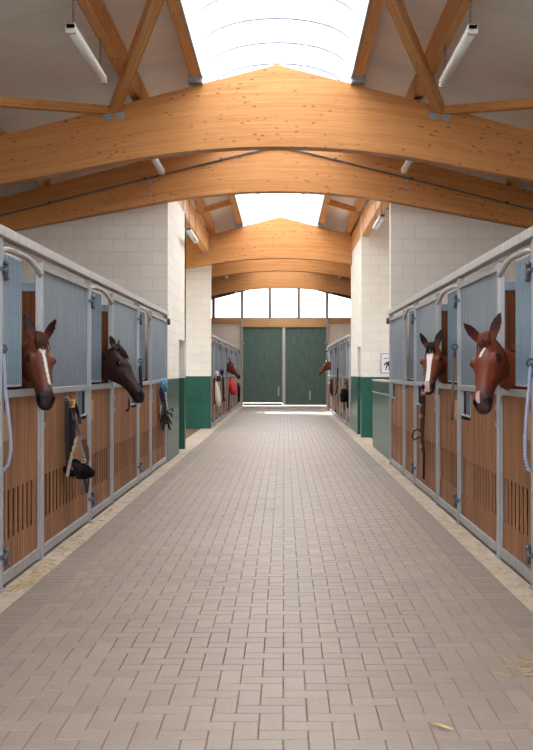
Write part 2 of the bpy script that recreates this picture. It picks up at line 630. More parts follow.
# straw bits
def straw():
    m = MB(); r = random.Random(11)
    def bit(x, y, L):
        a = r.uniform(0, PI); d = V((math.cos(a), math.sin(a), 0)) * L / 2
        m.bar(V((x, y, 0.004)) - d, V((x, y, 0.004 + r.uniform(0, .006))) + d, 0.004, 0.003)
    for _ in range(150):
        y = abs(r.gauss(0, 3.2)) + 6.4
        bit(PL + 0.02 + abs(r.gauss(0, 0.055)), y, r.uniform(.02, .07))
    for _ in range(60):
        bit(PL + 0.05 + abs(r.gauss(0, 0.05)), r.uniform(6.5, 7.4), r.uniform(.02, .08))
    for _ in range(160):
        bit(PR - 0.02 - abs(r.gauss(0, 0.05)), r.uniform(6, 16), r.uniform(.02, .06))
    for _ in range(30):
        bit(r.uniform(-1.4, 1.2), r.uniform(3.5, 14), r.uniform(.02, .05))
    for _ in range(26):
        bit(1.17 + r.gauss(0, .05), 4.85 + r.gauss(0, .10), r.uniform(.04, .1))
    o = m.build('straw', M['straw'])
    tag(o, 'loose straw wisps along the stall bottoms and paving', 'straw', None, 'stuff')
straw()
# thicker stalk on the paving
m = MB().tube([(0.60, 4.05, 0.012), (0.63, 4.02, 0.016), (0.665, 4.0, 0.012)], 0.006, 6).tube([(0.62, 4.045, 0.01), (0.68, 3.99, 0.01)], 0.004, 6)
tag(m.build('straw_stalk', M['straw']), 'short pale forked stalk lying on the paving', 'stalk')

# ------------------------------------------------------------------ walls
def gable_face(name, x_in, x_out, y, th, label, door=None):
    """wall across the building, sloped top under the roof"""
    p = [V((x_in, y, 0)), V((x_out, y, 0)), V((x_out, y, roofz(x_out - XC) + 0.3)), V((x_in, y, roofz(x_in - XC) + 0.3))]
    m = MB().prism(p, (0, th, 0))
    return tag(m.build(name, M['block']), label, None, None, 'structure')


gable_face('wall_left_tack_room', PL, WL, 15.81, 0.19, 'white block wall behind the left stalls')
gable_face('wall_left_far', -1.866, WL, 25.2, 0.2, 'white and green wall beside the far left stalls')
gable_face('wall_right_partition', 1.705, WR, 15.82, 0.2, 'white block wall behind the right stalls')
gable_face('wall_right_far', 1.70, WR, 21.75, 0.2, 'white and green wall with the sign')
gable_face('wall_right_back', 1.70, WR, 25.02, 0.14, 'block wall before the far right stalls')
gable_face('wall_left_back', PL, WL, 18.5, 0.2, 'far wall of the left block')
# side walls with door recess
m = MB().box(PL, PL - 0.2, 16.0, 17.5, 0, 4.42).box(PL, PL - 0.2, 17.5, 18.64, 2.02, 4.42)
m.box(PL, PL - 0.2, 18.64, 18.7, 0, 4.42)
tag(m.build('wall_left_side', M['block']), 'white and green block side wall with a doorway', None, None, 'structure')
m = MB().box(PL - 0.13, PL - 0.18, 17.5, 18.64, 0, 2.02)
d1 = m.build('door_1', M['greendoor']); tag(d1, 'green door in the left side wall', None, None, 'structure')
MB().cyl((PL - .1, 17.62, 1.05), (PL - .1, 17.74, 1.05), .012).cyl((PL - .1, 17.62, 1.05), (PL - .135, 17.62, 1.05), .012).build('door_handle', M['bolt'], d1)
m = MB().box(1.70, 1.9, 21.95, 22.0, 0, 4.42).box(1.70, 1.9, 22.0, 22.9, 2.02, 4.42).box(1.70, 1.9, 22.9, 24.78, 0, 4.42).box(1.70, 1.9, 24.78, 25.02, 0, 4.10)
tag(m.build('wall_right_side', M['block']), 'white and green block side wall past the sign', None, None, 'structure')
m = MB().box(1.85, 1.9, 22.0, 22.9, 0, 2.02)
d2 = m.build('door_2', M['greendoor']); tag(d2, 'green door in the right side wall', None, None, 'structure')
MB().cyl((1.82, 22.1, 1.05), (1.82, 22.22, 1.05), .012).cyl((1.82, 22.1, 1.05), (1.855, 22.1, 1.05), .012).build('door_handle', M['bolt'], d2)
# green half wall
m = MB().box(1.72, 1.86, 16.03, 19.2, 0, 1.27)
tag(m.build('wall_wash_bay', M['block']), 'low green tiled wall past the right stalls', None, None, 'structure')
m = MB().box(1.705, 1.875, 16.03, 19.2, 1.27, 1.30).box(1.712, 1.72, 16.03, 19.2, 1.055, 1.065)
tag(m.build('trim_1', M['header']), 'metal cap on the low green wall', None, None, 'structure')
# outer walls
zt_ = roofz(WL - XC) + .3
m = MB().box(WL, WL - .25, Y0, 19.3, 0, zt_).box(WL, WL - .25, 24.6, YE + .25, 0, zt_).box(WL, WL - .25, 19.3, 24.6, 2.7, zt_)
tag(m.build('wall_left', M['block']), 'outer wall on the left', None, None, 'structure')
zt_ = roofz(WR - XC) + .3
m = MB().box(WR, WR + .25, Y0, 16.4, 0, zt_).box(WR, WR + .25, 21.3, YE + .25, 0, zt_).box(WR, WR + .25, 16.4, 21.3, 2.7, zt_)
tag(m.build('wall_right', M['block']), 'outer wall on the right', None, None, 'structure')

# ---- end wall
ZB0, ZB1 = 3.33, 3.68
M['cream'] = simple('cream_wall', lin(218, 208, 192), 0.7, 0, 0.05, 3)
m = MB().box(WL, -1.80, YE, YE + .2, 0, ZB1).box(1.80, WR, YE, YE + .2, 0, ZB1)
tag(m.build('wall_end', M['cream']), 'cream end wall beside the big doors', None, None, 'structure')
m = MB().bar((WL, YE - .03, 3.58), (-1.80, YE - .03, 3.58), .06, .22).bar((1.84, YE - .03, 3.58), (WR, YE - .03, 3.58), .06, .22)
m.bar((-1.74, YE - .05, 3.50), (1.78, YE - .05, 3.50), .10, .36)
tag(m.build('trim_2', M['beamcream']), 'timber lintel over the green doors', None, None, 'structure')
# posts/mullions
for x in (-1.77, 1.82):
    m = MB().box(x - .04, x + .04, YE - .12, YE - .02, 0, roofz(x - XC) + .05)
    o = m.build('steel_post', M['grey_post'])
    tag(o, ('slim grey steel post on the left of the green doors' if x < 0 else 'slim grey steel post on the right of the green doors'), 'post', 'steel posts beside the doors', 'thing')
    s = -1 if x > 0 else 1
    MB().cyl((x, YE - .12, 2.62), (x + s * .1, YE - .2, 2.62), .025).build('bracket', M['bolt'], o)
xs = [WL, -4.19, -2.98, -1.77, -0.60, 0.62, 1.82, 3.03, 4.24, WR]
for k in range(len(xs) - 1):
    a, b = xs[k] + .03, xs[k + 1] - .03
    za, zb = roofz(a - XC) - .05, roofz(b - XC) - .05
    fr = MB()
    y = YE + .05
    fr.bar((a, y, ZB1 + .02), (b, y, ZB1 + .02), .06, .05)
    fr.bar((a, y, ZB1), (a, y, za), .08, .07, (1, 0, 0)); fr.bar((b, y, ZB1), (b, y, zb), .08, .07, (1, 0, 0))
    if a < XC < b: pts = [V((a, y, za)), V((XC, y, roofz(0) - .05)), V((b, y, zb))]
    else: pts = [V((a, y, za)), V((b, y, zb))]
    for p, q in zip(pts, pts[1:]): fr.bar(p, q, .06, .05)
    o = fr.build('window_%d' % (k + 1), M['mullion']); tag(o, 'clerestory window above the end wall', None, None, 'structure')
    MB().prism([V((a, y, ZB1)), V((b, y, ZB1))] + pts[::-1], (0, .008, 0)).build('glass_pane', M['glass'], o)
dl_, dr_ = XC - WL, WR - XC
tp = [V((XC - dl_, YE + .02, roofz(dl_) - .05)), V((XC, YE + .02, roofz(0) - .05)), V((XC + dr_, YE + .02, roofz(dr_) - .05)),
      V((XC + dr_, YE + .02, roofz(dr_) + .4)), V((XC, YE + .02, roofz(0) + .4)), V((XC - dl_, YE + .02, roofz(dl_) + .4))]
tag(MB().prism(tp, (0, .1, 0)).build('trim_5', M['darkboards']), 'filler over the end windows, coloured dark for the shaded ceiling edge', None, None, 'structure')  # wall filler; dark colour stands for the shaded underside of the ceiling
# sliding doors
for nm, x0, x1, zb, lab in (('l', -1.80, -0.06, 0.13, 'left green sliding door leaf, bottom edge slightly raised'),
                            ('r', 0.045, 1.85, 0.03, 'right green sliding door leaf reaching lower')):
    y = YE - .01
    r = empty('sliding_door', ((x0 + x1) / 2, y, zb), lab, 'door', 'green sliding doors at the far end', 'thing')
    MB().box(x0 + .04, x1 - .04, y, y + .05, zb + .06, ZB0 - .02).build('door_panel', M['greendoor'], r)
    fr = MB().box(x0, x0 + .05, y - .012, y + .06, zb, ZB0).box(x1 - .05, x1, y - .012, y + .06, zb, ZB0)
    fr.box(x0, x1, y - .012, y + .06, zb, zb + .06).box(x0, x1, y - .012, y + .06, ZB0 - .04, ZB0)
    fr.build('door_frame', simple('door_frame_paint', lin(96, 108, 102), .5, .1), r)
    hx = x1 - .17 if nm == 'l' else x0 + 1.05
    hz = .42 if nm == 'l' else .25
    MB().box(hx - .035, hx + .035, y - .03, y - .012, hz, hz + .38).build('handle_plate', M['bolt'], r)
m = MB().box(-.065, .055, YE - .08, YE - .026, 0.03, ZB0)
tag(m.build('centre_post', M['header']), 'pale metal strip standing between the green door leaves', 'post', None, 'thing')
m = MB().box(-1.72, -.08, YE - .10, YE - .04, .025, .115)
tag(m.build('bottom_bar', M['steel']), 'dark metal bar under the left green door leaf', 'bar')

# ------------------------------------------------------------------ sign
def sign():
    y = 21.75
    r = empty('sign', (2.35, y, 1.42), 'white sign with a dark horse emblem on the block wall', 'sign')
    x0, x1, z0, z1 = 2.135, 2.60, 1.42, 1.84
    MB().box(x0, x1, y - .015, y, z0, z1).build('sign_board', M['signwhite'], r)
    f = MB()
    for (a, b, c, d) in ((x0 - .012, x1 + .012, z0 - .012, z0 + .006), (x0 - .012, x1 + .012, z1 - .006, z1 + .012), (x0 - .012, x0 + .006, z0, z1), (x1 - .006, x1 + .012, z0, z1)):
        f.box(a, b, y - .02, y, c, d)
    f.build('sign_frame', simple('sign_frame_grey', lin(150, 148, 168), .5), r)
    e = MB()
    def P(pts): e.prism([V((x0 + a, y - .019, z0 + b)) for a, b in pts], (0, .004, 0))
    P([(.10, .20), (.16, .16), (.28, .18), (.31, .26), (.24, .27), (.16, .26)])     # body
    P([(.26, .20), (.32, .22), (.38, .34), (.36, .36), (.30, .29), (.25, .26)])     # neck
    P([(.345, .35), (.37, .375), (.43, .31), (.41, .295), (.37, .325)])             # head
    P([(.12, .20), (.15, .18), (.12, .09), (.10, .05), (.085, .055), (.10, .11)])   # legs
    P([(.15, .17), (.18, .16), (.19, .10), (.16, .05), (.145, .055), (.165, .10)])
    P([(.25, .18), (.29, .19), (.34, .14), (.32, .08), (.305, .085), (.315, .135)])
    P([(.11, .25), (.13, .22), (.06, .15), (.05, .17)])                             # tail
    e.build('emblem', M['signblack'], r)
    MB().box(x0 + .05, x0 + .16, y - .019, y - .014, z1 - .11, z1 - .09).build('red_mark', M['signred'], r)
sign()

# ------------------------------------------------------------------ roof
def roof():
    # ceilings
    for nm, s in (('left', -1), ('right', 1)):
        dmax = (XC - WL + .25) if s < 0 else (WR - XC + .25)
        d0 = 1.05
        p = [V((XC + s * d0, Y0 - .3, roofz(d0) + .36)), V((XC + s * dmax, Y0 - .3, roofz(dmax) + .36)),
             V((XC + s * dmax, Y0 - .3, roofz(dmax) + .5)), V((XC + s * d0, Y0 - .3, roofz(d0) + .5))]
        o = MB().prism(p, (0, YE - Y0 + .7, 0)).build('ceiling_' + nm, M['ceiling'])
        tag(o, 'pale sloped ceiling panels on the %s' % nm, None, None, 'structure')
        # curb of the skylight
        x = XC + s * .93
        o = MB().box(x, x + s * .02, YS, YE + .1, roofz(1.0) + .05, 5.83).build('trim_%d' % (3 if s < 0 else 4), M['curb'])
        tag(o, 'white upstand along the %s side of the skylight' % nm, None, None, 'structure')
    o = MB().box(XC - 1.1, XC + 1.1, Y0 - .3, YS, roofz(1.0) + .40, roofz(1.0) + .55).box(XC - 1.1, XC + 1.1, YS - .1, YS, roofz(1.0) + .40, 5.86).build('ceiling_ridge_blocker', M['ceiling'])  # out of view; added to block the near skylight and dim the aisle
    tag(o, 'unseen closed ridge ceiling added to keep the near aisle darker', None, None, 'structure')
    # vault
    n = 14; rings = []
    for k in range(n + 1):
        a = PI * k / n
        rings.append((XC - 1.02 * math.cos(a), 5.85 + .36 * math.sin(a)))
    v = []; f = []
    for y in (YS, YE + .1):
        v += [(x, y, z) for x, z in rings]
    for k in range(n): f.append((k, k + 1, n + 2 + k, n + 1 + k))
    f.append(tuple(range(n + 1))); f.append(tuple(range(n + 1, 2 * n + 2)))
    me = bpy.data.meshes.new('skylight'); me.from_pydata(v, [], f); me.materials.append(M['vault'])
    for p in me.polygons: p.use_smooth = len(p.vertices) == 4
    o = bpy.data.objects.new('ceiling_skylight', me); COL.objects.link(o)
    tag(o, 'arched milky skylight along the ridge', None, None, 'structure')
    ORG[o.name] = V((0, 0, 0))
    y = 7.4; k = 0
    while y < 41:
        m = MB().tube([(x + (XC - x) * .03, y, z - .02) for x, z in rings], .018, 6)
        m.build('skylight_rib', M['rib'], o)
        y += .98
roof()

BEAMS = [(3.0, 'near the entrance, above and behind the viewer'),
         (12.5, 'nearest roof beam, with braces bolted on its top edge'),
         (15.6, 'second roof beam, carrying a grey conduit along its face'),
         (24.8, 'roof beam between the two white side walls past the open bay'),
         (27.9, 'roof beam just behind the one between the white side walls'),
         (33.6, 'last roof beam, arching in front of the end windows')]


def beam(y, lab):
    N = 40; th = .2
    m = MB()
    dl = XC - WL; dr = WR - XC
    ds = [-dl + (dl + dr) * k / N for k in range(N + 1)]
    ds = sorted(set([round(d, 4) for d in ds] + [0.0]))
    b = len(m.v)
    for d in ds:
        for yy in (y, y + th):
            m.v.append(V((XC + d, yy, underz(d)))); m.v.append(V((XC + d, yy, roofz(d))))
    n = len(ds)
    off = y * 1.37
    for k in range(n - 1):
        a = b + 4 * k; c = a + 4
        d0, d1 = ds[k], ds[k + 1]
        def uvf(idx): return [(m.v[i].x + off, m.v[i].z - underz(m.v[i].x - XC) + y) for i in idx]
        q = [a, c, c + 1, a + 1]; m.face(q, uvf(q))
        q = [a + 2, a + 3, c + 3, c + 2]; m.face(q, uvf(q))
        m.face([a, a + 2, c + 2, c], [(d0 + off, 0), (d0 + off, th), (d1 + off, th), (d1 + off, 0)])
        m.face([a + 1, c + 1, c + 3, a + 3], [(d0 + off, 0), (d1 + off, 0), (d1 + off, th), (d0 + off, th)])
    m.face([b, b + 1, b + 3, b + 2]); e = b + 4 * (n - 1); m.face([e, e + 2, e + 3, e + 1])
    o = m.build('roof_beam', M['glulam'], None, 0.004)
    return tag(o, lab if lab.startswith(('near', 'second', 'last', 'roof')) else lab, 'beam', 'curved timber roof beams', 'thing')


blabs = {3.0: 'glulam roof beam near the entrance, out of the picture',
         12.5: 'nearest big arched timber beam with braces bolted to its top edge',
         15.6: 'arched timber beam with a grey conduit running across its face',
         24.8: 'arched timber beam below the far skylight, pointed top visible',
         27.9: 'arched timber beam showing as a thin band under the pointed-top one',
         33.6: 'farthest arched timber beam, right above the end windows'}
BO = {}
for y, _ in BEAMS:
    BO[y] = beam(y, blabs[y])
# bolts
for s in (-1, 1):
    for (d, dz) in ((1.98, -.13), (2.14, -.10)):
        p = V((XC + s * d, 12.5, roofz(d) + dz))
        MB().cyl(p, p - V((0, .03, 0)), .042, 6).cyl(p, p - V((0, .008, 0)), .06, 14).build('bolt', M['bolt'], BO[12.5])
    for dz in (.28, .18, .08):
        p = V((XC + s * 2.02, 15.6, underz(2) + dz + .06))
        MB().cyl(p, p - V((0, .02, 0)), .026, 6).build('bolt', M['bolt'], BO[15.6])
# conduit on the second beam
pts = []
for k in range(-20, 21):
    d = k * .245
    pts.append(V((XC + d, 15.575, 4.97 - .255 * math.sqrt(d * d + .04) + .05)))
o = MB().tube(pts, .016, 8).build('conduit', M['conduit'])
tag(o, 'grey cable conduit running along the face of the second arched beam', 'conduit')
for d in (-3.6, -2.1, -.9, .9, 2.1, 3.6):
    z = 4.97 - .255 * abs(d) + .05
    MB().box(XC + d - .02, XC + d + .02, 15.552, 15.6, z - .022, z + .022).build('clip', M['steel'], o)

# purlins
bays = [(3.2, 12.5), (12.7, 15.6), (15.8, 24.8), (25.0, 27.9), (28.1, 33.6), (33.8, YE)]
bayname = ['over the nearest bay', 'between the first two arched beams', 'over the open middle bay', 'in the short far bay', 'over the far stalls', 'before the end windows']
for bi, (ya, yb) in enumerate(bays):
    for s, side in ((-1, 'left'), (1, 'right')):
        # skylight trimmer
        d = 1.02
        z = roofz(d) + .07
        o = MB().bar((XC + s * d, ya - .2, z + .15), (XC + s * d, yb + .1, z + .15), .13, .30).build('purlin', M['timber'])
        tag(o, 'timber edging the %s side of the skylight %s' % (side, bayname[bi]), 'purlin', 'roof purlins', 'thing')
        hg = MB().box(XC + s * (d - .09), XC + s * (d + .09), yb - .14, yb + .02, roofz(d) + .0, roofz(d) + .10)
        hg.build('hanger', M['hanger'], o)
        if bi != 2:
            d = 1.8; z = roofz(d) + .06
            o = MB().bar((XC + s * d, ya - .2, z + .14), (XC + s * d, yb + .1, z + .14), .11, .28).build('purlin', M['timber'])
            tag(o, 'timber purlin halfway down the %s ceiling %s' % (side, bayname[bi]), 'purlin', 'roof purlins', 'thing')
        else:
            d = 1.87
            o = MB().bar((XC + s * d, ya, 4.66), (XC + s * d, yb, 4.66), .15, .48).build('purlin', M['timber'])
            tag(o, 'deep timber side beam on the %s of the open middle bay' % side, 'beam', 'deep side beams', 'thing')
            MB().box(XC + s * (d - .09), XC + s * (d + .09), yb - .05, yb, 4.40, 4.72).build('hanger', M['hanger'], o)
            d = 1.72; z = roofz(d) + .06
            o = MB().bar((XC + s * d, ya - .2, z + .14), (XC + s * d, yb + .1, z + .14), .11, .28).build('purlin', M['timber'])
            tag(o, 'timber purlin above the deep %s side beam of the middle bay' % side, 'purlin', 'roof purlins', 'thing')
        d = 3.7; z = roofz(d) + .05
        o = MB().bar((XC + s * d, ya - .2, z + .12), (XC + s * d, yb + .1, z + .12), .12, .24).build('purlin', M['timber'])
        tag(o, 'outer timber purlin low on the %s ceiling %s' % (side, bayname[bi]), 'purlin', 'roof purlins', 'thing')
# short struts seen between the first two beams and braces
def brace(p, q, lab, w=.13, h=.13):
    o = MB().bar(p, q, w, h).build('roof_brace', M['timber'])
    tag(o, lab, 'brace', 'diagonal roof braces', 'thing')
def rp(s, d, y, dz=.0): return V((XC + s * d, y, roofz(d) + dz))
for s, side in ((-1, 'left'), (1, 'right')):
    brace(rp(s, 2.06, 12.55, -.02), rp(s, .98, 9.0, 0.0), 'diagonal timber brace rising from the nearest beam to the skylight, %s side' % side, .12, .14)
    brace(rp(s, 2.12, 12.55, -.02), rp(s, 4.6, 9.2, -.02), 'timber brace running outward from the nearest beam, %s side' % side, .12, .10)
    brace(rp(s, 1.90, 21.7, .08), rp(s, 1.02, 21.7, .12), 'timber brace below the %s ceiling of the middle bay' % side, .10, .12)
    brace(rp(s, 3.2, 12.8, .02), rp(s, 3.7, 15.5, .02), 'short timber brace between the first two arched beams, %s side' % side, .1, .12)

# ------------------------------------------------------------------ hanging lights
def lamp(x0, x1, y0, y1, z, lab, zt0):
    r = empty('ceiling_light', ((x0 + x1) / 2, (y0 + y1) / 2, z), lab, 'light', 'fluorescent batten lights')
    d = V((x1 - x0, y1 - y0, 0)).normalized()
    p, q = V((x0, y0, z)), V((x1, y1, z))
    MB().bar(p + V((0, 0, .05)), q + V((0, 0, .05)), .085, .05).build('housing', M['grey_plastic'], r, .006)
    rings = []
    for e in (p + d * .03, q - d * .03):
        ring = []
        sx = d.cross(V((0, 0, 1)))
        for k in range(9):
            a = PI + PI * k / 8
            ring.append(e + sx * (.05 * math.cos(a)) + V((0, 0, .035 + .045 * math.sin(a))))
        rings.append(ring)
    MB().loft(rings).build('diffuser', M['white_plastic'], r)
    for e, sg in ((p, 1), (q, -1)):
        MB().bar(e + V((0, 0, .03)), e + d * sg * .04 + V((0, 0, .03)), .088, .085).build('end_cap', M['grey_plastic'], r)
    for t in (.08, .92):
        c = p.lerp(q, t) + V((0, 0, .075))
        m = MB(); n = max(3, int((zt0 - c.z) / .035))
        for k in range(n):
            z0 = c.z + (zt0 - c.z) * k / n; z1 = c.z + (zt0 - c.z) * (k + 1) / n
            ax = V((1, 0, 0)) if k % 2 else V((0, 1, 0))
            zc = (z0 + z1) / 2; hh = (z1 - z0) * .62
            m.tube([V((c.x, c.y, zc)) + ax * (.009 * math.cos(a)) + V((0, 0, hh * math.sin(a))) for a in [2 * PI * i / 8 for i in range(8)]], .0035, 5, closed=True)
        m.build('chain', M['conduit'], r)
lamp(-1.91, -1.91, 8.85, 10.42, 4.49, 'hanging fluorescent light above the nearest left stalls', roofz(1.8) + .06)
lamp(1.70, 1.70, 8.9, 10.6, 4.50, 'hanging fluorescent light above the nearest right stalls', roofz(1.8) + .06)
lamp(-1.9, -1.9, 13.9, 15.4, 4.52, 'fluorescent light end peeking out between the two near beams, left side', roofz(1.8) + .06)
lamp(1.84, 1.84, 13.7, 15.2, 4.50, 'fluorescent light end peeking out between the two near beams, right side', roofz(1.8) + .06)
lamp(-1.69, -1.69, 17.5, 19.0, 3.92, 'fluorescent light beside the deep left side beam of the open bay', roofz(1.7) + .06)
lamp(1.64, 1.64, 16.5, 17.8, 4.0, 'fluorescent light beside the deep right side beam of the open bay', roofz(1.7) + .06)
lamp(-1.86, -1.86, 26.0, 27.7, 4.55, 'small light dot below the pointed-top beam, left side', roofz(1.8) + .06)
lamp(1.78, 1.78, 26.0, 27.7, 4.55, 'small light dot below the pointed-top beam, right side', roofz(1.8) + .06)
lamp(-1.9, -1.9, 31.3, 32.9, 4.55, 'small hanging light against the farthest beam, left side', roofz(1.8) + .06)
lamp(1.84, 1.84, 31.3, 32.9, 4.55, 'small hanging light against the farthest beam, right side', roofz(1.8) + .06)
lamp(-1.9, -1.9, 37.5, 39.2, 4.58, 'small hanging light before the end windows, left side', roofz(1.8) + .06)
lamp(1.88, 1.88, 37.5, 39.2, 4.58, 'small hanging light before the end windows, right side', roofz(1.8) + .06)

# ------------------------------------------------------------------ stalls
def boards(m, X, ya, yb, z0, z1, slots=(.30, .64), hatch=None):
    """vertical boards between ya and yb; lower part has ventilation slots"""
    L = yb - ya; n = max(4, 2 * round(L / .125)); w = L / n
    for k in range(n):
        y0, y1 = ya + k * w, ya + (k + 1) * w
        g = .0016
        ga, gb = (.0016, .025) if k % 2 == 0 else (.025, .0016)
        top = z1
        if hatch and y1 > hatch[0] + .01 and y0 < hatch[1] - .01: top = hatch[2]
        m.box(X(.030), X(.055), y0 + g, y1 - g, z0, slots[0])
        m.box(X(.030), X(.034), y0 + ga, y1 - gb, slots[0], slots[1])
        m.box(X(.030), X(.055), y0 + g, y1 - g, slots[1], top)


def stall(side, P, ya, ym, yc, lab, endpost=False, detail=True, kinds=None):
    s = -1 if side == 'left' else 1
    X = lambda d: P + s * d
    grp = 'horse stall fronts'
    r = empty('horse_stall', (P, (ya + yc) / 2, 0), lab, 'stall', grp, 'thing')
    Zt = 2.335
    # posts
    for k, yy in enumerate([ya, ym] + ([yc] if endpost else [])):
        h = Zt if k != 1 else 2.30
        m = MB().box(X(0), X(.06), yy - .024, yy + .024, 0.0, h)
        if k != 1: m.box(X(-.006), X(.0), yy - .055, yy + .055, 0.0, .015)
        m.build('post', M['frame'], r, .008)
    # hinges on the door post
    for z in (.22, 2.12):
        m = MB()
        m.cyl((X(-.014), ya + .04, z - .06), (X(-.014), ya + .04, z + .06), .013)
        m.box(X(-.008), X(.02), ya - .03, ya + .10, z - .012, z + .02)
        m.cyl((X(-.034), ya + .03, z + .05), (X(.0), ya + .03, z + .05), .017, 8)
        m.cyl((X(-.034), ya + .05, z - .05), (X(.0), ya + .05, z - .05), .015, 8)
        m.cyl((X(-.03), ya - .01, z + .0), (X(.0), ya - .01, z + .0), .013, 8)
        m.build('hinge', M['hingezinc'], r)
    # arch tube over the door
    pts = []
    for t in range(13):
        q = t / 12
        yy = ya + .02 + (ym - ya - .02) * q
        z = 2.285 - .10 * max(0, (q - .55) / .45) ** 2.0 - .03 * max(0, (.25 - q) / .25) ** 2
        pts.append((X(.02), yy, z))
    MB().tube(pts, .020, 10).build('arch_tube', M['header'], r)
    # fixed panel
    m = MB()
    m.box(X(.010), X(.06), ym + .024, yc - .024, 2.235, 2.285)
    m.box(X(.010), X(.06), ym + .024, yc - .024, 1.272, 1.322)
    m.box(X(.010), X(.06), ym + .024, yc - .024, .03, .10)
    m.box(X(.026), X(.058), ym + .024, ym + .034, .03, 2.285).box(X(.026), X(.058), yc - .034, yc - .024, .03, 2.285)
    m.build('panel_frame', M['frame'], r, .006)
    MB().box(X(.032), X(.038), ym + .03, yc - .03, 1.322, 2.235).build('metal_sheet', M['sheet'], r)
    m = MB()
    ha = (yc - .50, yc - .05, 1.03)
    boards(m, X, ym + .03, yc - .03, .10, 1.272, hatch=ha)
    m.build('wood_panel', M['boards'], r)
    m = MB().box(X(.03), X(.085), ha[0] - .03, yc - .03, ha[2] - .03, ha[2] + .015).box(X(.03), X(.085), ha[0] - .02, ha[0] + .02, ha[2], 1.272)
    m.build('feed_hatch', M['frame'], r, .004)
    # door
    a, b = ya + .045, ym - .045
    m = MB()
    R = .10; zr = 1.297
    fp = [(X(.03), a, zr), (X(.03), b - R, zr)]
    for k in range(1, 7):
        t = PI / 2 * k / 6
        fp.append((X(.03), b - R + R * math.sin(t), zr - R + R * math.cos(t)))
    fp.append((X(.03), b, .05))
    m.box(X(.008), X(.06), a, b - R, zr - .025, zr + .025)
    m.strap(fp[1:], .05, .044, (1, 0, 0))
    m.box(X(.012), X(.06), a - .012, a + .02, .03, zr)
    m.box(X(.010), X(.06), a, b, .03, .10)
    d = m.build('stall_door', M['frame'], r)
    m = MB(); boards(m, X, a + .02, b - .02, .10, 1.272)
    m.build('door_boards', M['boards'], d)
    # latch
    m = MB().box(X(-.012), X(.012), b - .005, b + .055, 1.02, 1.19)
    m.build('latch', M['frame'], d, .004)
    MB().box(X(-.016), X(-.011), b + .01, b + .04, 1.06, 1.15).build('latch_slot', M['steel'], d)
    # pale board near the hinge side
    MB().box(X(.020), X(.030), a + .04, a + .20, .98, 1.17).build('name_board', M['plaque'], d)
    # corrugated guard
    g0, g1 = a, a + (b - a) * .46
    n = 36; front = []; back = []
    for k in range(n + 1):
        yy = g0 + (g1 - g0) * k / n
        w_ = .026 * (1 if (k // 2) % 2 else 0)
        front.append((X(.032 - w_), yy)); back.append((X(.036 - w_), yy))
    m = MB()
    ring = front + back[::-1]
    bb = len(m.v)
    z0, z1 = 1.355, 2.235
    m.v += [V((x, y, z0)) for x, y in ring] + [V((x, y, z1)) for x, y in ring]
    nn = len(ring)
    for k in range(nn):
        k2 = (k + 1) % nn
        m.face([bb + k, bb + k2, bb + nn + k2, bb + nn + k])
    gd = m.build('corrugated_guard', M['guard'], r)
    MB().box(X(.012), X(.04), g0, g1, 2.225, 2.25).box(X(.012), X(.04), g0, g1, 1.345, 1.362).box(X(.012), X(.04), g1 - .012, g1 + .006, 1.345, 2.25).build('guard_trim', M['header'], gd)
    return r


Lposts = [(6.53, 7.64), (9.52, 10.79), (12.70, 13.91)]; Lend = 15.73
Rposts = [(6.60, 7.67), (9.42, 10.75), (12.57, 13.75)]; Rend = 15.5
near_l = ['nearest left stall, chestnut horse with a white blaze looking out', 'second left stall, with the dark horse reaching out',
          'third left stall, closed and empty, before the white wall']
near_r = ['nearest right stall, red chestnut horse with a small star looking out', 'second right stall, with the blaze-faced horse and a hanging strap',
          'third right stall, nothing hung on it, before the low green wall']
for k in range(3):
    ya, ym = Lposts[k]; yc = Lposts[k + 1][0] if k < 2 else Lend
    stall('left', PL, ya, ym, yc, near_l[k], k == 2)
    ya, ym = Rposts[k]; yc = Rposts[k + 1][0] if k < 2 else Rend
    stall('right', PR, ya, ym, yc, near_r[k], k == 2)
far_l = ['first far left stall, with a white cloth hung on it', 'second far left stall, with a blue halter', 'third far left stall, chestnut horse and red cloth',
         'fourth far left stall, after the chestnut horse', 'last far left stall, touching the end wall']
far_r = ['first far right stall, with the black halter', 'second far right stall, with a long hanging strap', 'third far right stall, before the horse at the end',
         'last far right stall, with a horse head in profile']
yl = [25.42 + 3.12 * k for k in range(6)]
yr = [25.2 + 3.1 * k for k in range(5)]
for k in range(5):
    stall('left', PL, yl[k], yl[k] + 1.22, yl[k + 1], far_l[k], k == 4)
for k in range(4):
    stall('right', PR, yr[k], yr[k] + 1.2, yr[k + 1], far_r[k], k == 3)
# header rails
for nm, P, s, y0, y1, lab in (('l', PL, -1, 3.2, 15.76, 'long pale metal rail along the top of the near left stalls'),
                              ('r', PR, 1, 3.2, 15.53, 'long pale metal rail along the top of the near right stalls'),
                              ('l', PL, -1, 25.4, 41.05, 'pale metal rail along the top of the far left stalls'),
                              ('r', PR, 1, 25.1, 37.65, 'pale metal rail along the top of the far right stalls')):
    o = MB().box(P - s * .022, P + s * .055, y0, y1, 2.337, 2.407).build('top_rail', M['header'], None, .006)
    tag(o, lab, 'rail', 'stall top rails', 'thing')
    MB().box(P - s * .02, P + s * .03, y1, y1 + .05, 2.20, 2.29).cyl((P - s * .04, y1 + .03, 2.245), (P + s * .03, y1 + .03, 2.245), .05).build('end_roller', M['steel'], o)
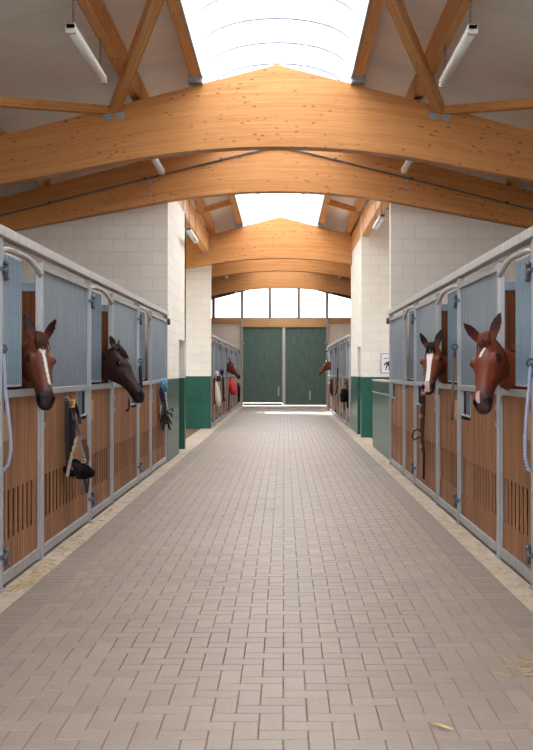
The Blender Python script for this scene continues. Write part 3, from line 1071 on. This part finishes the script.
# stall in front of the frame edge (posts out of view) : the panel before the first door
def pre_panel(side, P, ya, yc, lab):
    s = -1 if side == 'left' else 1
    X = lambda d: P + s * d
    r = empty('horse_stall', (P, (ya + yc) / 2, 0), lab, 'stall', 'horse stall fronts', 'thing')
    MB().box(X(0), X(.07), ya - .03, ya + .03, 0, 2.335).build('post', M['frame'], r)
    m = MB()
    for z0, z1 in ((2.235, 2.285), (1.272, 1.322), (.03, .10)): m.box(X(.012), X(.06), ya + .03, yc - .03, z0, z1)
    m.box(X(.026), X(.058), ya + .03, ya + .04, .03, 2.285).box(X(.026), X(.058), yc - .04, yc - .03, .03, 2.285)
    m.build('panel_frame', M['frame'], r)
    MB().box(X(.045), X(.052), ya + .03, yc - .03, 1.322, 2.235).build('metal_sheet', M['sheet'], r)
    m = MB(); boards(m, X, ya + .03, yc - .03, .10, 1.272); m.build('wood_panel', M['boards'], r)
pre_panel('left', PL, 3.4, 6.53, 'left stall front beside the viewer, outside the picture')
pre_panel('right', PR, 3.4, 6.60, 'right stall front beside the viewer, outside the picture')
# partitions
plabs = {}
def partition(P, s, y, lab):
    X = lambda d: P + s * d
    xo = WL + .005 if s < 0 else WR - .005
    o = empty('stall_partition', ((P + xo) / 2, y, 0), lab, 'partition', 'stall partitions', 'thing')
    m = MB(); n = 16; x0 = X(.09); w = (xo - x0) / n
    for k in range(n):
        m.box(x0 + k * w + s * .002, x0 + (k + 1) * w - s * .002, y - .02, y + .02, 0, 2.22)
    m.build('wood_boards', M['darkboards'], o)
    MB().box(X(.08), xo, y - .04, y + .04, 2.22, 2.30).box(X(.08), X(.14), y - .03, y + .03, 0, 2.22).build('metal_cap', M['sheet'], o)
for k, y in enumerate([Lposts[1][0], Lposts[2][0]]):
    partition(PL, -1, y, ['brown board partition behind the chestnut horse with a blaze', 'brown board partition behind the dark horse'][k])
for k, y in enumerate([Rposts[1][0], Rposts[2][0]]):
    partition(PR, 1, y, ['brown board partition behind the red chestnut horse', 'brown board partition behind the blaze-faced bay horse'][k])
for k in range(1, 5): partition(PL, -1, yl[k], 'brown board partition inside the far left stalls, number %s from the white wall' % ['one', 'two', 'three', 'four'][k - 1])
for k in range(1, 5): partition(PR, 1, yr[k], 'brown board partition inside the far right stalls, number %s from the white wall' % ['one', 'two', 'three', 'four'][k - 1])
partition(PL, -1, 3.4, 'brown board partition of the left stall outside the picture')
partition(PR, 1, 3.4, 'brown board partition of the right stall outside the picture')

# ------------------------------------------------------------------ horses
def px(x, y, Y):
    """point at depth Y seen at photograph pixel x, y"""
    return V(((x - VX) * Y / F, Y, H - (y - VY) * Y / F))


def catmull(ps, t):
    n = len(ps) - 1; i = min(int(t), n - 1); u = t - i
    p0, p1, p2, p3 = ps[max(i - 1, 0)], ps[i], ps[i + 1], ps[min(i + 2, n)]
    return 0.5 * ((2 * p1) + (p2 - p0) * u + (2 * p0 - 5 * p1 + 4 * p2 - p3) * u * u + (3 * p1 - p0 - 3 * p2 + p3) * u ** 3)


HEAD = [  # u, top, bottom, half width
    (-.035, .045, -.10, .045), (0.00, .065, -.145, .070), (.05, .080, -.180, .088), (.11, .086, -.195, .098),
    (.17, .084, -.190, .104), (.22, .079, -.165, .101), (.28, .066, -.130, .082), (.34, .056, -.102, .067),
    (.40, .050, -.086, .060), (.45, .047, -.080, .059), (.50, .045, -.078, .063), (.54, .036, -.076, .063),
    (.575, .016, -.070, .054), (.598, -.006, -.055, .036), (.606, -.02, -.038, .014)]


def horse(name, poll, muzz, dorsal, s, P, ydoor, colfn, label, hair, voxel=.0078, mane=True, forelock=1.0, ear_spread=0.5, ear_back=0.0, ear_len=1.0):
    poll, muzz = V(poll), V(muzz)
    u = (muzz - poll); sc = u.length / .60; u.normalize()
    n = V(dorsal); n = (n - u * n.dot(u)).normalized()
    w = u.cross(n).normalized()
    O = poll
    T = lambda a, b, c: O + (u * a + n * b + w * c) * sc
    m = MB()
    rings = []
    NS = 24
    for (a, tp, bt, hw) in HEAD:
        ring = []
        c = (tp + bt) / 2; h = (tp - bt) / 2
        egg = .22 if a < .3 else .10
        for k in range(NS):
            th = 2 * PI * k / NS
            cs, sn = math.cos(th), math.sin(th)
            sw = math.copysign(abs(cs) ** .85, cs) * hw * (1 + egg * sn * (1 if sn < 0 else .4))
            nn = c + h * math.copysign(abs(sn) ** .92, sn)
            ring.append(T(a, nn, sw))
        rings.append(ring)
    m.loft(rings)
    ax = (u, n, w)
    E = lambda a, b, c, r: m.ell(T(a, b, c), [q * sc for q in r], 16, 10, ax)
    for sg in (-1, 1):
        E(.185, .040, sg * .074, (.050, .030, .032))       # orbital ridge
        E(.13, -.095, sg * .062, (.085, .085, .036))       # cheek
        E(.29, .008, sg * .062, (.10, .016, .014))         # facial crest
        E(.525, .006, sg * .044, (.036, .026, .022))       # nostril flare
        # ear
        base = T(-.005, .075, sg * .052)
        tip_dir = (-u * (.85 + ear_back * .2) + n * (.55 - ear_back) + w * sg * ear_spread).normalized()
        fwd = (n * .8 + w * sg * .45); fwd = (fwd - tip_dir * fwd.dot(tip_dir)).normalized()
        sd = tip_dir.cross(fwd)
        er = []
        Ls = .175 * sc * ear_len
        for (q, rw) in ((-.15, .030), (.0, .034), (.15, .038), (.35, .041), (.55, .037), (.75, .026), (.9, .014), (1.0, .004)):
            cen = base + tip_dir * (Ls * q) + fwd * (.010 * sc * math.sin(q * 2.2))
            ring = []
            for k in range(14):
                th = 2 * PI * k / 14
                x_, y_ = math.cos(th), math.sin(th)
                dep = .62 * rw if y_ < 0 else (-.10 * rw if q > .1 else .3 * rw)
                ring.append(cen + sd * (rw * sc * x_) + fwd * (dep * sc * y_ * (1 if y_ < 0 else 1)))
            er.append(ring)
        m.loft(er)
    E(.548, -.062, 0, (.040, .020, .034))                  # lower lip
    E(.49, -.072, 0, (.05, .014, .03))
    # neck and trunk
    Xd = lambda d: P + s * d
    A = T(.055, -.06, 0)
    B = A + (-n * .75 + V((s, 0, 0)) * .5).normalized() * .20 * sc + V((0, 0, -.02))
    Bx = V((Xd(.28), B.y * .35 + ydoor * .65, 1.50))
    if (s < 0 and B.x < Xd(.2)) or (s > 0 and B.x > Xd(.2)): B = A.lerp(Bx, .5)
    path = [A, B, Bx, V((Xd(.62), ydoor, 1.36)), V((Xd(.98), ydoor, 1.22)), V((Xd(1.45), ydoor, 1.16)), V((Xd(1.95), ydoor, 1.17)), V((Xd(2.3), ydoor, 1.20)), V((Xd(2.5), ydoor, 1.18))]
    rad = [(.080, .105), (.098, .155), (.125, .20), (.18, .27), (.25, .35), (.29, .36), (.28, .34), (.25, .29), (.10, .14)]
    rings = []
    K = 5
    for i in range((len(path) - 1) * K + 1):
        t = i / K
        p = catmull(path, t); tg = (catmull(path, min(t + .05, len(path) - 1)) - catmull(path, max(t - .05, 0))).normalized()
        upv = V((0, 0, 1)) * min(1, t) + (-u) * max(0, 1 - t)
        upv = (upv - tg * upv.dot(tg)).normalized(); sd = tg.cross(upv)
        j = min(int(t), len(path) - 2); q = t - j
        q = q * q * (3 - 2 * q)
        rw = rad[j][0] * (1 - q) + rad[j + 1][0] * q; rh = rad[j][1] * (1 - q) + rad[j + 1][1] * q
        ring = []
        for k in range(20):
            th = 2 * PI * k / 20
            cs, sn = math.cos(th), math.sin(th)
            nar = 1 - .25 * max(0, sn) * (1 if t < 3 else .3)
            ring.append(p + sd * (rw * cs * nar) + upv * (rh * sn))
        rings.append(ring)
    m.loft(rings)
    for (d, back) in ((.92, 0), (2.12, 1)):
        for sg in (-1, 1):
            yy = ydoor + sg * .15
            x = lambda e: Xd(d + e)
            if not back:
                pts = [(x(.05), yy, 1.15), (x(0), yy, .95), (x(.02), yy, .70), (x(.0), yy, .50), (x(.01), yy, .42), (x(.01), yy, .18), (x(-.03), yy, .10), (x(-.04), yy, .05), (x(-.05), yy, .0)]
                rr = [.14, .12, .075, .055, .05, .036, .046, .055, .065]
            else:
                pts = [(x(.0), yy, 1.18), (x(-.05), yy, .92), (x(.02), yy, .75), (x(.13), yy, .56), (x(.12), yy, .48), (x(.08), yy, .18), (x(.04), yy, .10), (x(.03), yy, .05), (x(.02), yy, .0)]
                rr = [.19, .15, .10, .062, .055, .038, .046, .055, .065]
            m.tube(pts, .05, 12, radii=rr)
    lo, hi = m.bounds()
    me = bpy.data.meshes.new('tmp'); me.from_pydata([tuple(p) for p in m.v], [], m.f)
    bm = bmesh.new(); bm.from_mesh(me); bmesh.ops.recalc_face_normals(bm, faces=bm.faces); bm.to_mesh(me); bm.free()
    tmp = bpy.data.objects.new('tmp', me); COL.objects.link(tmp)
    md = tmp.modifiers.new('r', 'REMESH'); md.mode = 'VOXEL'; md.voxel_size = voxel; md.adaptivity = 0
    dg = bpy.context.evaluated_depsgraph_get()
    me2 = bpy.data.meshes.new_from_object(tmp.evaluated_get(dg))
    bpy.data.objects.remove(tmp)
    org = V((Xd(1.5), ydoor, 0))
    bm = bmesh.new(); bm.from_mesh(me2)
    for _ in range(4 if voxel < .012 else 2):
        bmesh.ops.smooth_vert(bm, verts=bm.verts, factor=.5, use_axis_x=True, use_axis_y=True, use_axis_z=True)
    lay = bm.verts.layers.float_color.new('coat')
    for v in bm.verts:
        d = v.co - O
        a, b, c = d.dot(u) / sc, d.dot(n) / sc, d.dot(w) / sc
        inhead = -.2 < a < .66 and -.22 < b < .3 and abs(c) < .2
        v[lay] = colfn(a, b, c, inhead, v.co, v.normal.dot(n))
        v.co -= org
    for f in bm.faces: f.smooth = True
    bm.to_mesh(me2); bm.free()
    me2.name = name
    me2.materials.clear(); me2.materials.append(M['coat'])
    o = bpy.data.objects.new(name, me2); COL.objects.link(o); o.location = org
    ORG[o.name] = org
    tag(o, label, 'horse')
    for sg in (-1, 1):
        e = MB().ell(T(.188, .034, sg * .0955), (.023 * sc, .019 * sc, .018 * sc), 14, 10, ax)
        e.build('eye', M['eye'], o)
    # hair
    r = random.Random(5)
    if forelock > 0:
        h = MB()
        for k in range(26):
            c0 = r.uniform(-.032, .032); L = r.uniform(.09, .16) * forelock
            c1 = c0 * 1.6 + r.gauss(0, .01)
            pts = [T(-.05, .075, c0 * .6), T(-.01, .098, c0), T(L * .5, .104, (c0 + c1) / 2), T(L, .092, c1)]
            h.tube(pts, .006, 5, radii=[.008 * sc, .010 * sc, .008 * sc, .002 * sc])
        h.build('forelock', hair, o)
    if mane:
        h = MB()
        for k in range(90):
            t = r.uniform(.05, 3.2)
            p = catmull(path, t); tg = (catmull(path, t + .05) - catmull(path, max(0, t - .05))).normalized()
            upv = V((0, 0, 1)) * min(1, t) + (-u) * max(0, 1 - t)
            upv = (upv - tg * upv.dot(tg)).normalized(); sd = tg.cross(upv)
            j = min(int(t), len(path) - 2); q = t - j
            rh = rad[j][1] * (1 - q) + rad[j + 1][1] * q; rw = rad[j][0] * (1 - q) + rad[j + 1][0] * q
            top = p + upv * rh
            sgn = -1
            pts = [top + sd * r.uniform(-.01, .01) - upv * .01, top + upv * .018 + sd * sgn * .02, top - upv * (.3 * rh) + sd * sgn * (rw * .75 + .01), top - upv * (.9 * rh) + sd * sgn * (rw * 1.0 + .012)]
            h.tube(pts, .01, 5, radii=[.010, .014, .011, .003])
        h.build('mane', hair, o)
    return o


def C(r, g, b): return lin(r, g, b)
def mixc(a, b, t):
    t = max(0, min(1, t)); return tuple(a[i] * (1 - t) + b[i] * t for i in range(4))


def coat(base, dark, muzzle, marks=None, legs=None, earin=None):
    def fn(a, b, c, inhead, co, dn):
        col = base
        if inhead:
            col = mixc(col, muzzle, (a - .42) / .10)
            if earin and b > .06 and a < .01: col = mixc(col, earin, (.01 - a) / .07)
            # nostrils and mouth line
            if ((a - .186) / .040) ** 2 + ((b - .034) / .030) ** 2 < 1 and abs(c) > .07: col = mixc(col, C(30, 20, 18), .75)
            if marks:
                m = marks(a, b, c, dn)
                if m: col = m
            th = math.atan2(b + .022, abs(c))
            if ((a - .550) / .026) ** 2 + ((th - .70) / .40) ** 2 < 1: col = C(12, 8, 8)
            if a > .48 and abs(b + .050 + (a - .55) * .12) < .0055: col = mixc(col, C(14, 9, 9), .85)
        if legs and co.z < .75: col = mixc(col, legs, (.75 - co.z) / .3)
        if co.z < .08: col = C(50, 42, 38)
        return col
    return fn


WHITE = C(206, 198, 196); PINK = C(176, 138, 136)
def blaze1(a, b, c, dn):
    if dn < .25: return None
    off = .0 + max(0, a - .14) * .10
    w = .026 - abs(a - .14) * .45 if a < .18 else .011
    if .10 < a < .43 and abs(c - off * S1) < max(w, .009): return WHITE
def blaze3(a, b, c, dn):
    if dn < .1: return None
    w = .034 - abs(a - .16) * .10 if a < .3 else .021
    if a < .10: w = (a - .045) * .5
    if .05 < a < .50 and abs(c) < w: return WHITE
    if .50 <= a < .60 and abs(c - .01 * S3) < .032: return PINK
def star4(a, b, c, dn):
    if dn > .3 and abs(a - .150) < .036 and abs(c - .004 - (a - .15) * .40) < .010: return WHITE
    if .47 < a < .56 and dn > -.2 and .004 < c * S4 < .034: return C(186, 150, 150)
S1, S3, S4 = -1, 1, 1

chest = C(128, 70, 44); 
horse('horse', px(36, 344, 7.34), px(47.5, 406, 6.96), (.55, -.80, .25), -1, PL, 7.36,
      coat(C(92, 48, 34), None, C(42, 28, 32), blaze1, C(60, 36, 28), C(40, 24, 22)),
      'chestnut brown horse with a long white blaze, looking out of the nearest left stall', M['hairbrown'], ear_spread=.42)
horse('horse', px(112, 353, 10.44), px(143.5, 400, 10.2), (.7, -.16, .6), -1, PL, 10.46,
      coat(C(50, 30, 28), None, C(32, 22, 26), None, C(26, 20, 20), C(28, 20, 20)),
      'very dark bay horse stretching its head into the aisle in profile on the left', M['hairdark'], ear_spread=.25, ear_back=.3, ear_len=.72)
horse('horse', px(434, 351, 10.30), px(427.5, 391, 9.86), (-.45, -.85, .3), 1, PR, 10.40,
      coat(C(104, 54, 32), None, C(54, 38, 40), blaze3, C(34, 26, 24), C(30, 22, 24)),
      'bay horse with a broad white blaze, looking out of the second right stall', M['hairdark'], ear_spread=.40)
horse('horse', px(490, 345, 7.26), px(481.5, 409.5, 6.84), (-.62, -.80, .3), 1, PR, 7.36,
      coat(C(106, 50, 34), None, C(62, 40, 44), star4, C(90, 46, 34), C(56, 30, 26)),
      'red chestnut horse with a tiny white star, looking out of the nearest right stall', M['hairred'], ear_spread=.62, forelock=.8)
horse('horse', px(228.5, 364, 32.5), px(240.5, 378, 32.3), (.7, -.1, .6), -1, PL, yl[2] + .88,
      coat(C(104, 48, 28), None, C(66, 40, 32), None, C(60, 36, 28), C(60, 34, 26)),
      'small distant chestnut horse in profile above the red cloth', M['hairred'], .02, ear_spread=.25)
horse('horse', px(328.5, 362.5, 35.4), px(318, 375, 35.2), (-.7, -.1, .6), 1, PR, yr[3] + .86,
      coat(C(112, 66, 44), None, C(84, 60, 50), None, C(50, 34, 28), C(60, 40, 32)),
      'small distant brown horse in profile in front of the green doors on the right', M['hairdark'], .02, ear_spread=.25)

# ------------------------------------------------------------------ tack
def hook(parent, x, y, z, s):
    MB().tube([(x + s * .05, y, z), (x - s * .03, y, z), (x - s * .045, y, z + .03)], .006, 6).build('hook', M['bolt'], parent)


def ring_pts(c, r, ax1, ax2, n=14): return [V(c) + V(ax1) * (r * math.cos(2 * PI * k / n)) + V(ax2) * (r * math.sin(2 * PI * k / n)) for k in range(n)]


# big halter on the nearest left stall. local 2-D layout: photo pixels at depth Yt on the plane x ~ PL+.05
def onplane(xp, yp, P, off=0.03):
    """photo pixel -> point on the plane parallel to the stall front, off into the aisle"""
    X = P + (off if P < 0 else -off)
    Y = X * F / (xp - VX)
    return V((X, Y, H - (yp - VY) * Y / F))


def halter_left():
    c = onplane(77, 400, PL)
    r = empty('halter', (c.x, c.y, .75), 'dark halter with a fleece noseband and brass buckle hung on the near left stall', 'halter')
    # the bundle turns out towards the aisle, so most of it has width across X
    Q = lambda xp, yp, dy=0: px(xp, yp, min((PL + .035) * F / (xp - VX), 8.75) + dy)
    MB().tube([Q(65, 398, .25), Q(67, 397), Q(68.5, 399)], .010, 8).build('hook', M['bolt'], r)
    m = MB()
    m.strap([Q(67, 399), Q(66.5, 412), Q(66.5, 425), Q(67, 440), Q(67.5, 455), Q(68, 468)], .034, .012, (.2, -1, 0))
    m.strap([Q(69, 405), Q(70, 420), Q(71, 436), Q(72, 450)], .035, .012, (.2, -1, 0))
    m.strap([Q(75, 404, -.01), Q(78, 414, -.01), Q(80, 424, -.01)], .03, .01, (.2, -1, 0))
    m.strap([Q(73, 408, .0), Q(74, 424, .0), Q(74, 440, 0), Q(72, 456, 0)], .03, .012, (.2, -1, 0))
    m.strap([Q(68, 430, -.02), Q(70, 445, -.02), Q(71, 462, -.02)], .03, .012, (.2, -1, 0))
    m.build('crown_strap', M['leather_dark'], r)
    m = MB().strap([Q(67.5, 400, -.03), Q(70, 408, -.03), Q(74.5, 420, -.03), Q(79, 432, -.03), Q(81.5, 439, -.03)], .025, .008, (.2, -1, 0))
    m.build('throat_strap', M['webbing_grey'], r)
    m = MB().strap([Q(76.5, 437, -.08), Q(73, 450, -.10), Q(69.5, 464, -.11), Q(67, 477, -.10)], .026, .008, (.2, -1, 0))
    m.strap([Q(78.5, 438, -.08), Q(82, 450, -.09), Q(85.5, 462, -.10)], .03, .008, (.2, -1, 0))
    m.strap([Q(70, 464, -.12), Q(73, 471, -.12), Q(75, 477, -.12)], .018, .008, (.2, -1, 0))
    m.build('cheek_strap', M['webbing_tan'], r)
    m = MB().strap([Q(82, 440, 0), Q(86, 448, 0), Q(87, 458, 0), Q(86, 464, 0)], .045, .012, (.2, -1, 0))
    m.build('side_strap', M['leather_brown'], r)
    m = MB().tube([Q(69, 470, .02), Q(73, 470, -.02), Q(79, 471, -.04), Q(86, 472, -.03), Q(92.5, 473.5, .02)], .05, 12, radii=[.05, .065, .072, .068, .035])
    m.tube([Q(75, 462, 0), Q(78, 467, 0), Q(84, 468, 0)], .04, 10, radii=[.03, .05, .05])
    m.build('noseband', M['fleece'], r)
    m = MB().strap([Q(84, 477, 0), Q(86, 486, 0), Q(87, 493, 0)], .022, .008, (.2, -1, 0)).strap([Q(88.5, 478, 0), Q(88, 486, 0), Q(87, 493, 0)], .018, .008, (.2, -1, 0))
    m.build('tail_strap', M['leather_dark'], r)
    def buckle(c, a, b):
        c = V(c)
        return [c + V((a, 0, b)), c + V((a, 0, -b)), c + V((-a, 0, -b)), c + V((-a, 0, b))]
    MB().tube(buckle(Q(71.8, 403.5, -.08), .020, .027), .010, 8, closed=True).build('buckle', M['brass'], r)
    MB().tube(buckle(Q(83.5, 461, -.13), .016, .014), .006, 8, closed=True).build('ring', M['bolt'], r)
halter_left()


def bridle_left():
    Y = 15.25
    Q = lambda xp, yp, dy=0: px(xp, yp, min((PL + .035) * F / (xp - VX), 15.25) + dy)
    c = Q(164, 400)
    r = empty('bridle', (c.x, c.y, .8), 'tangled dark bridle and turquoise rope hung at the last near left stall', 'bridle')
    MB().tube([Q(161, 381, .05), Q(163.5, 379), Q(164, 383)], .012, 6).build('hook', M['bolt'], r)
    m = MB()
    for dx in (-1.2, .2, 1.4): m.tube([Q(164 + dx, 379), Q(163.5 + dx * 1.1, 384, -.03), Q(164.5 + dx, 391)], .018, 8)
    m.build('rope_loop', M['turq'], r)
    MB().tube([Q(160.5, 388), Q(162, 394), Q(163.5, 402)], .03, 8, radii=[.012, .045, .035]).build('pad', M['navy'], r)
    yt_ = Q(165.2, 393).y
    MB().box(Q(165.2, 393).x, Q(166.3, 396).x, yt_ - .04, yt_ - .03, Q(165, 397).z, Q(165, 393).z).build('tag', M['whitecloth'], r)
    m = MB(); rr = random.Random(4)
    for k in range(13):
        x0 = 163.5 + rr.uniform(-1.5, 2); x1 = 161 + k * .95
        L = 424 + 6 * math.sin(k * .9) - max(0, k - 9) * 2.2
        m.tube([Q(x0, 400, rr.uniform(-.04, .04)), Q(x0 + (x1 - x0) * .3 + rr.uniform(-1, 1), 412, rr.uniform(-.06, .02)), Q(x1, L - 3, rr.uniform(-.06, .02)), Q(x1 + .6, L, 0)], .013, 6)
    for k in range(4):
        m.tube(ring_pts(Q(161.5 + k * 1.7, 417 + (k % 2) * 4, -.04), .04, (1, 0, 0), (0, .2, 1)), .010, 6, closed=True)
    m.build('strap', M['leather_dark'], r)
    m = MB().tube([Q(166, 402, -.04), Q(168.5, 410, -.05), Q(169.5, 416, -.05)], .008, 6).tube([Q(161, 405, -.05), Q(160.5, 415, -.05)], .008, 6)
    m.build('bit', M['bolt'], r)
bridle_left()


def strap_right():
    Y = 10.0
    Q = lambda xp, yp, dy=0: px(xp, yp, Y + dy)
    c = Q(421, 390)
    r = empty('bridle', (c.x, c.y, .4), 'long brown leather bridle strap hanging below the blaze-faced horse', 'bridle')
    Yw = 11.45
    W = lambda xp, yp: px(xp, yp, Yw)
    MB().tube([W(423, 394) + V((.06, 0, 0)), W(422, 393), W(421.5, 396)], .009, 6).build('hook', M['bolt'], r)
    m = MB().strap([W(422, 395), W(422.3, 408), W(422, 424), W(422.5, 440), W(423.5, 452)], .038, .012, (-.6, -.8, 0))
    m.strap([W(424.5, 395), W(424, 410), W(423, 430), W(423.2, 447)], .028, .012, (-.6, -.8, 0))
    m.build('cheek_strap', M['leather_brown'], r)
    m = MB().strap([W(423, 444), W(424, 452), W(424, 463), W(423.6, 479)], .022, .012, (-.6, -.8, 0))
    m.build('rein', M['leather_dark'], r)
    m = MB().tube([W(421.5, 432), W(418, 429), W(414, 431), W(412.3, 436), W(414, 440), W(418, 437.5), W(421, 436.5)], .010, 6)
    m.build('loop', M['leather_dark'], r)
    for yy in (405, 416, 446):
        MB().tube(ring_pts(W(422.5, yy) + V((-.03, -.03, 0)), .018, (1, 0, 0), (0, 0, 1), 10), .004, 6, closed=True).build('ring', M['bolt'], r)
strap_right()


def lead(pts, r, mat, lab, clip=None, cat='rope', name='lead_rope'):
    o = MB().tube(pts, r, 10).build(name, mat)
    tag(o, lab, cat, 'lead ropes on the stall posts')
    if clip:
        c = V(clip)
        MB().tube(ring_pts(c, .028, (1, 0, 0), (0, 0, 1), 12), .008, 6, closed=True).tube([c, c + V((0, 0, -.05)), c + V((0, 0, -.10))], .012, 8).build('snap_hook', M['steel'], o)
    return o


# ropes at the frame edges
Yq = 6.6
Q = lambda xp, yp, dy=0: px(xp, yp, Yq + dy)
lead([Q(3.2, 350, -.04), Q(4, 362, -.06), Q(5, 385, -.07), Q(7, 405, -.08), Q(10, 430, -.1), Q(11, 450, -.1), Q(8.5, 464, -.09), Q(4, 470, -.09), Q(-3, 466, -.06), Q(-8, 440, -.05), Q(-9, 410, -.05)],
     .012, M['rope_blue'], 'pale blue twisted rope looped on the nearest left post', Q(2.5, 349, -.05))
Yq = 6.62
lead([Q(530.5, 366, -.05), Q(529.8, 378, -.06), Q(528.5, 395, -.07), Q(526.3, 418, -.08), Q(525, 440, -.09), Q(525.3, 458, -.1), Q(528, 469, -.1), Q(534, 473, -.09), Q(541, 465, -.07), Q(545, 430, -.05), Q(546, 400, -.05)],
     .012, M['rope_blue'], 'pale blue twisted rope looped on the nearest right post', Q(530.8, 363, -.05))
Yq = 9.38
lead([Q(454.2, 352, -.03), Q(453.6, 362, -.04), Q(453, 380, -.04), Q(452.3, 400, -.04), Q(452, 420, -.03)], .012, M['rope_brown'],
     'brown lead rope hanging on the post between the two right horses', Q(454.6, 347, -.04))
Yq = 12.66
lead([Q(140.2, 366, -.04), Q(140.5, 374, -.05), Q(141, 384, -.05), Q(141, 392, -.04)], .022, M['leather_dark'],
     'short dark strap on the post beside the dark horse', Q(140.4, 361, -.05), 'strap', 'hanging_strap')
Yq = 11.6
lead([Q(129, 398, -.04), Q(129.3, 404, -.05), Q(128.5, 410, -.06), Q(127, 411.5, -.06), Q(126.8, 409, -.06)], .010, M['leather_dark'],
     'small dark hook strap below the dark horse', None, 'strap', 'hanging_strap')

# far tack
def far_item(name, cat, lab, Y, parts):
    lo = None
    r = None
    for pname, mat, segs in parts:
        m = MB()
        for (pts, rad) in segs:
            P3 = [px(a, b, Y + (i % 2) * .02) for i, (a, b) in enumerate(pts)]
            m.tube(P3, .02, 8, radii=rad if isinstance(rad, list) else [rad] * len(P3))
        if r is None:
            lo_, hi_ = m.bounds()
            r = empty(name, ((lo_.x + hi_.x) / 2, (lo_.y + hi_.y) / 2, lo_.z), lab, cat)
        m.build(pname, M[mat], r)


far_item('towel', 'towel', 'white cloth hanging on the first far left stall', 26.3,
         [('cloth', 'whitecloth', [([(216.5, 371), (217, 376)], [.03, .06]), ([(216, 382), (217, 390), (218, 400), (218.6, 406)], [.03, .07, .085, .05]), ([(215.2, 373), (218.4, 374)], .05)]),
          ('strap', 'leather_brown', [([(214.5, 378), (214.4, 392), (215, 404)], .02), ([(218.8, 376), (219, 381)], .05)])])
far_item('halter', 'halter', 'blue and dark halter on the second far left stall', 29.0,
         [('strap', 'leather_dark', [([(222.3, 372), (222.8, 384), (223, 396), (225, 401)], .02), ([(223.6, 378), (223.9, 392), (222.5, 402)], .018)]),
          ('pad', 'navy', [([(221.5, 370), (222, 374)], .06)])])
far_item('red_cloth', 'cloth', 'bright red cloth hanging below the distant chestnut horse', 33.5,
         [('cloth', 'red', [([(230.8, 380), (232, 385), (233.6, 390), (234.8, 395)], [.04, .10, .13, .05]), ([(231.5, 378), (233.2, 384), (235, 390)], [.03, .09, .07])]),
          ('strap', 'leather_brown', [([(230.5, 378), (231, 386), (232, 395)], .03), ([(229.5, 386), (229, 400), (228.6, 412)], .022)])])
far_item('halter', 'halter', 'black and brown halter at the end of the far left stalls', 40.0,
         [('strap', 'leather_dark', [([(238.3, 383), (238.8, 392), (239, 402)], .045), ([(239.4, 386), (239.4, 398)], .04)])])
far_item('halter', 'halter', 'black halter bundle hung on the first far right stall', 25.8,
         [('pad', 'fleece', [([(343.6, 389), (344, 395), (344.5, 402)], [.06, .12, .09]), ([(342.2, 394), (343, 401)], [.05, .07]), ([(345.8, 390), (346.6, 398)], [.05, .06])]),
          ('strap', 'leather_dark', [([(346.6, 380), (347.4, 392), (347.6, 408)], .025), ([(345, 384), (347, 382)], .02), ([(344, 402), (344.2, 410)], .018)])])
far_item('bridle', 'bridle', 'brown bridle hanging under the distant horse on the right', 33.6,
         [('strap', 'leather_brown', [([(331.2, 379), (331.8, 386), (332, 394)], .05), ([(330, 384), (330.2, 392), (332.5, 396)], .03)])])
far_item('whip', 'whip', 'long thin strap hanging on the second far right stall', 30.0,
         [('strap', 'leather_dark', [([(337.6, 368), (337.2, 380), (336.6, 392), (335, 395)], .02)])])

# ------------------------------------------------------------------ light
w = bpy.data.worlds.new('world'); SC.world = w; w.use_nodes = True
nt = w.node_tree; nt.nodes.clear()
bg = nt.nodes.new('ShaderNodeBackground'); ow = nt.nodes.new('ShaderNodeOutputWorld')
bg.inputs[0].default_value = (0.95, 0.978, 1.02, 1); bg.inputs[1].default_value = 4.4
nt.links.new(bg.outputs[0], ow.inputs[0])
sun = bpy.data.lights.new('sun', 'SUN'); sun.energy = 16; sun.angle = math.radians(.6); sun.color = (1, .95, .86)
so = bpy.data.objects.new('sun', sun); COL.objects.link(so)
so.rotation_euler = V((0.29, -1, -0.60)).to_track_quat('-Z', 'Y').to_euler()
so.location = (0, 60, 30)

SC.view_settings.view_transform = 'Standard'
SC.view_settings.look = 'None'
SC.view_settings.exposure = 0.13
SC.view_settings.gamma = 1
SC.cycles.use_denoising = True
SC.cycles.max_bounces = 10
SC.cycles.diffuse_bounces = 6
SC.cycles.transparent_max_bounces = 12
SC.cycles.sample_clamp_indirect = 12
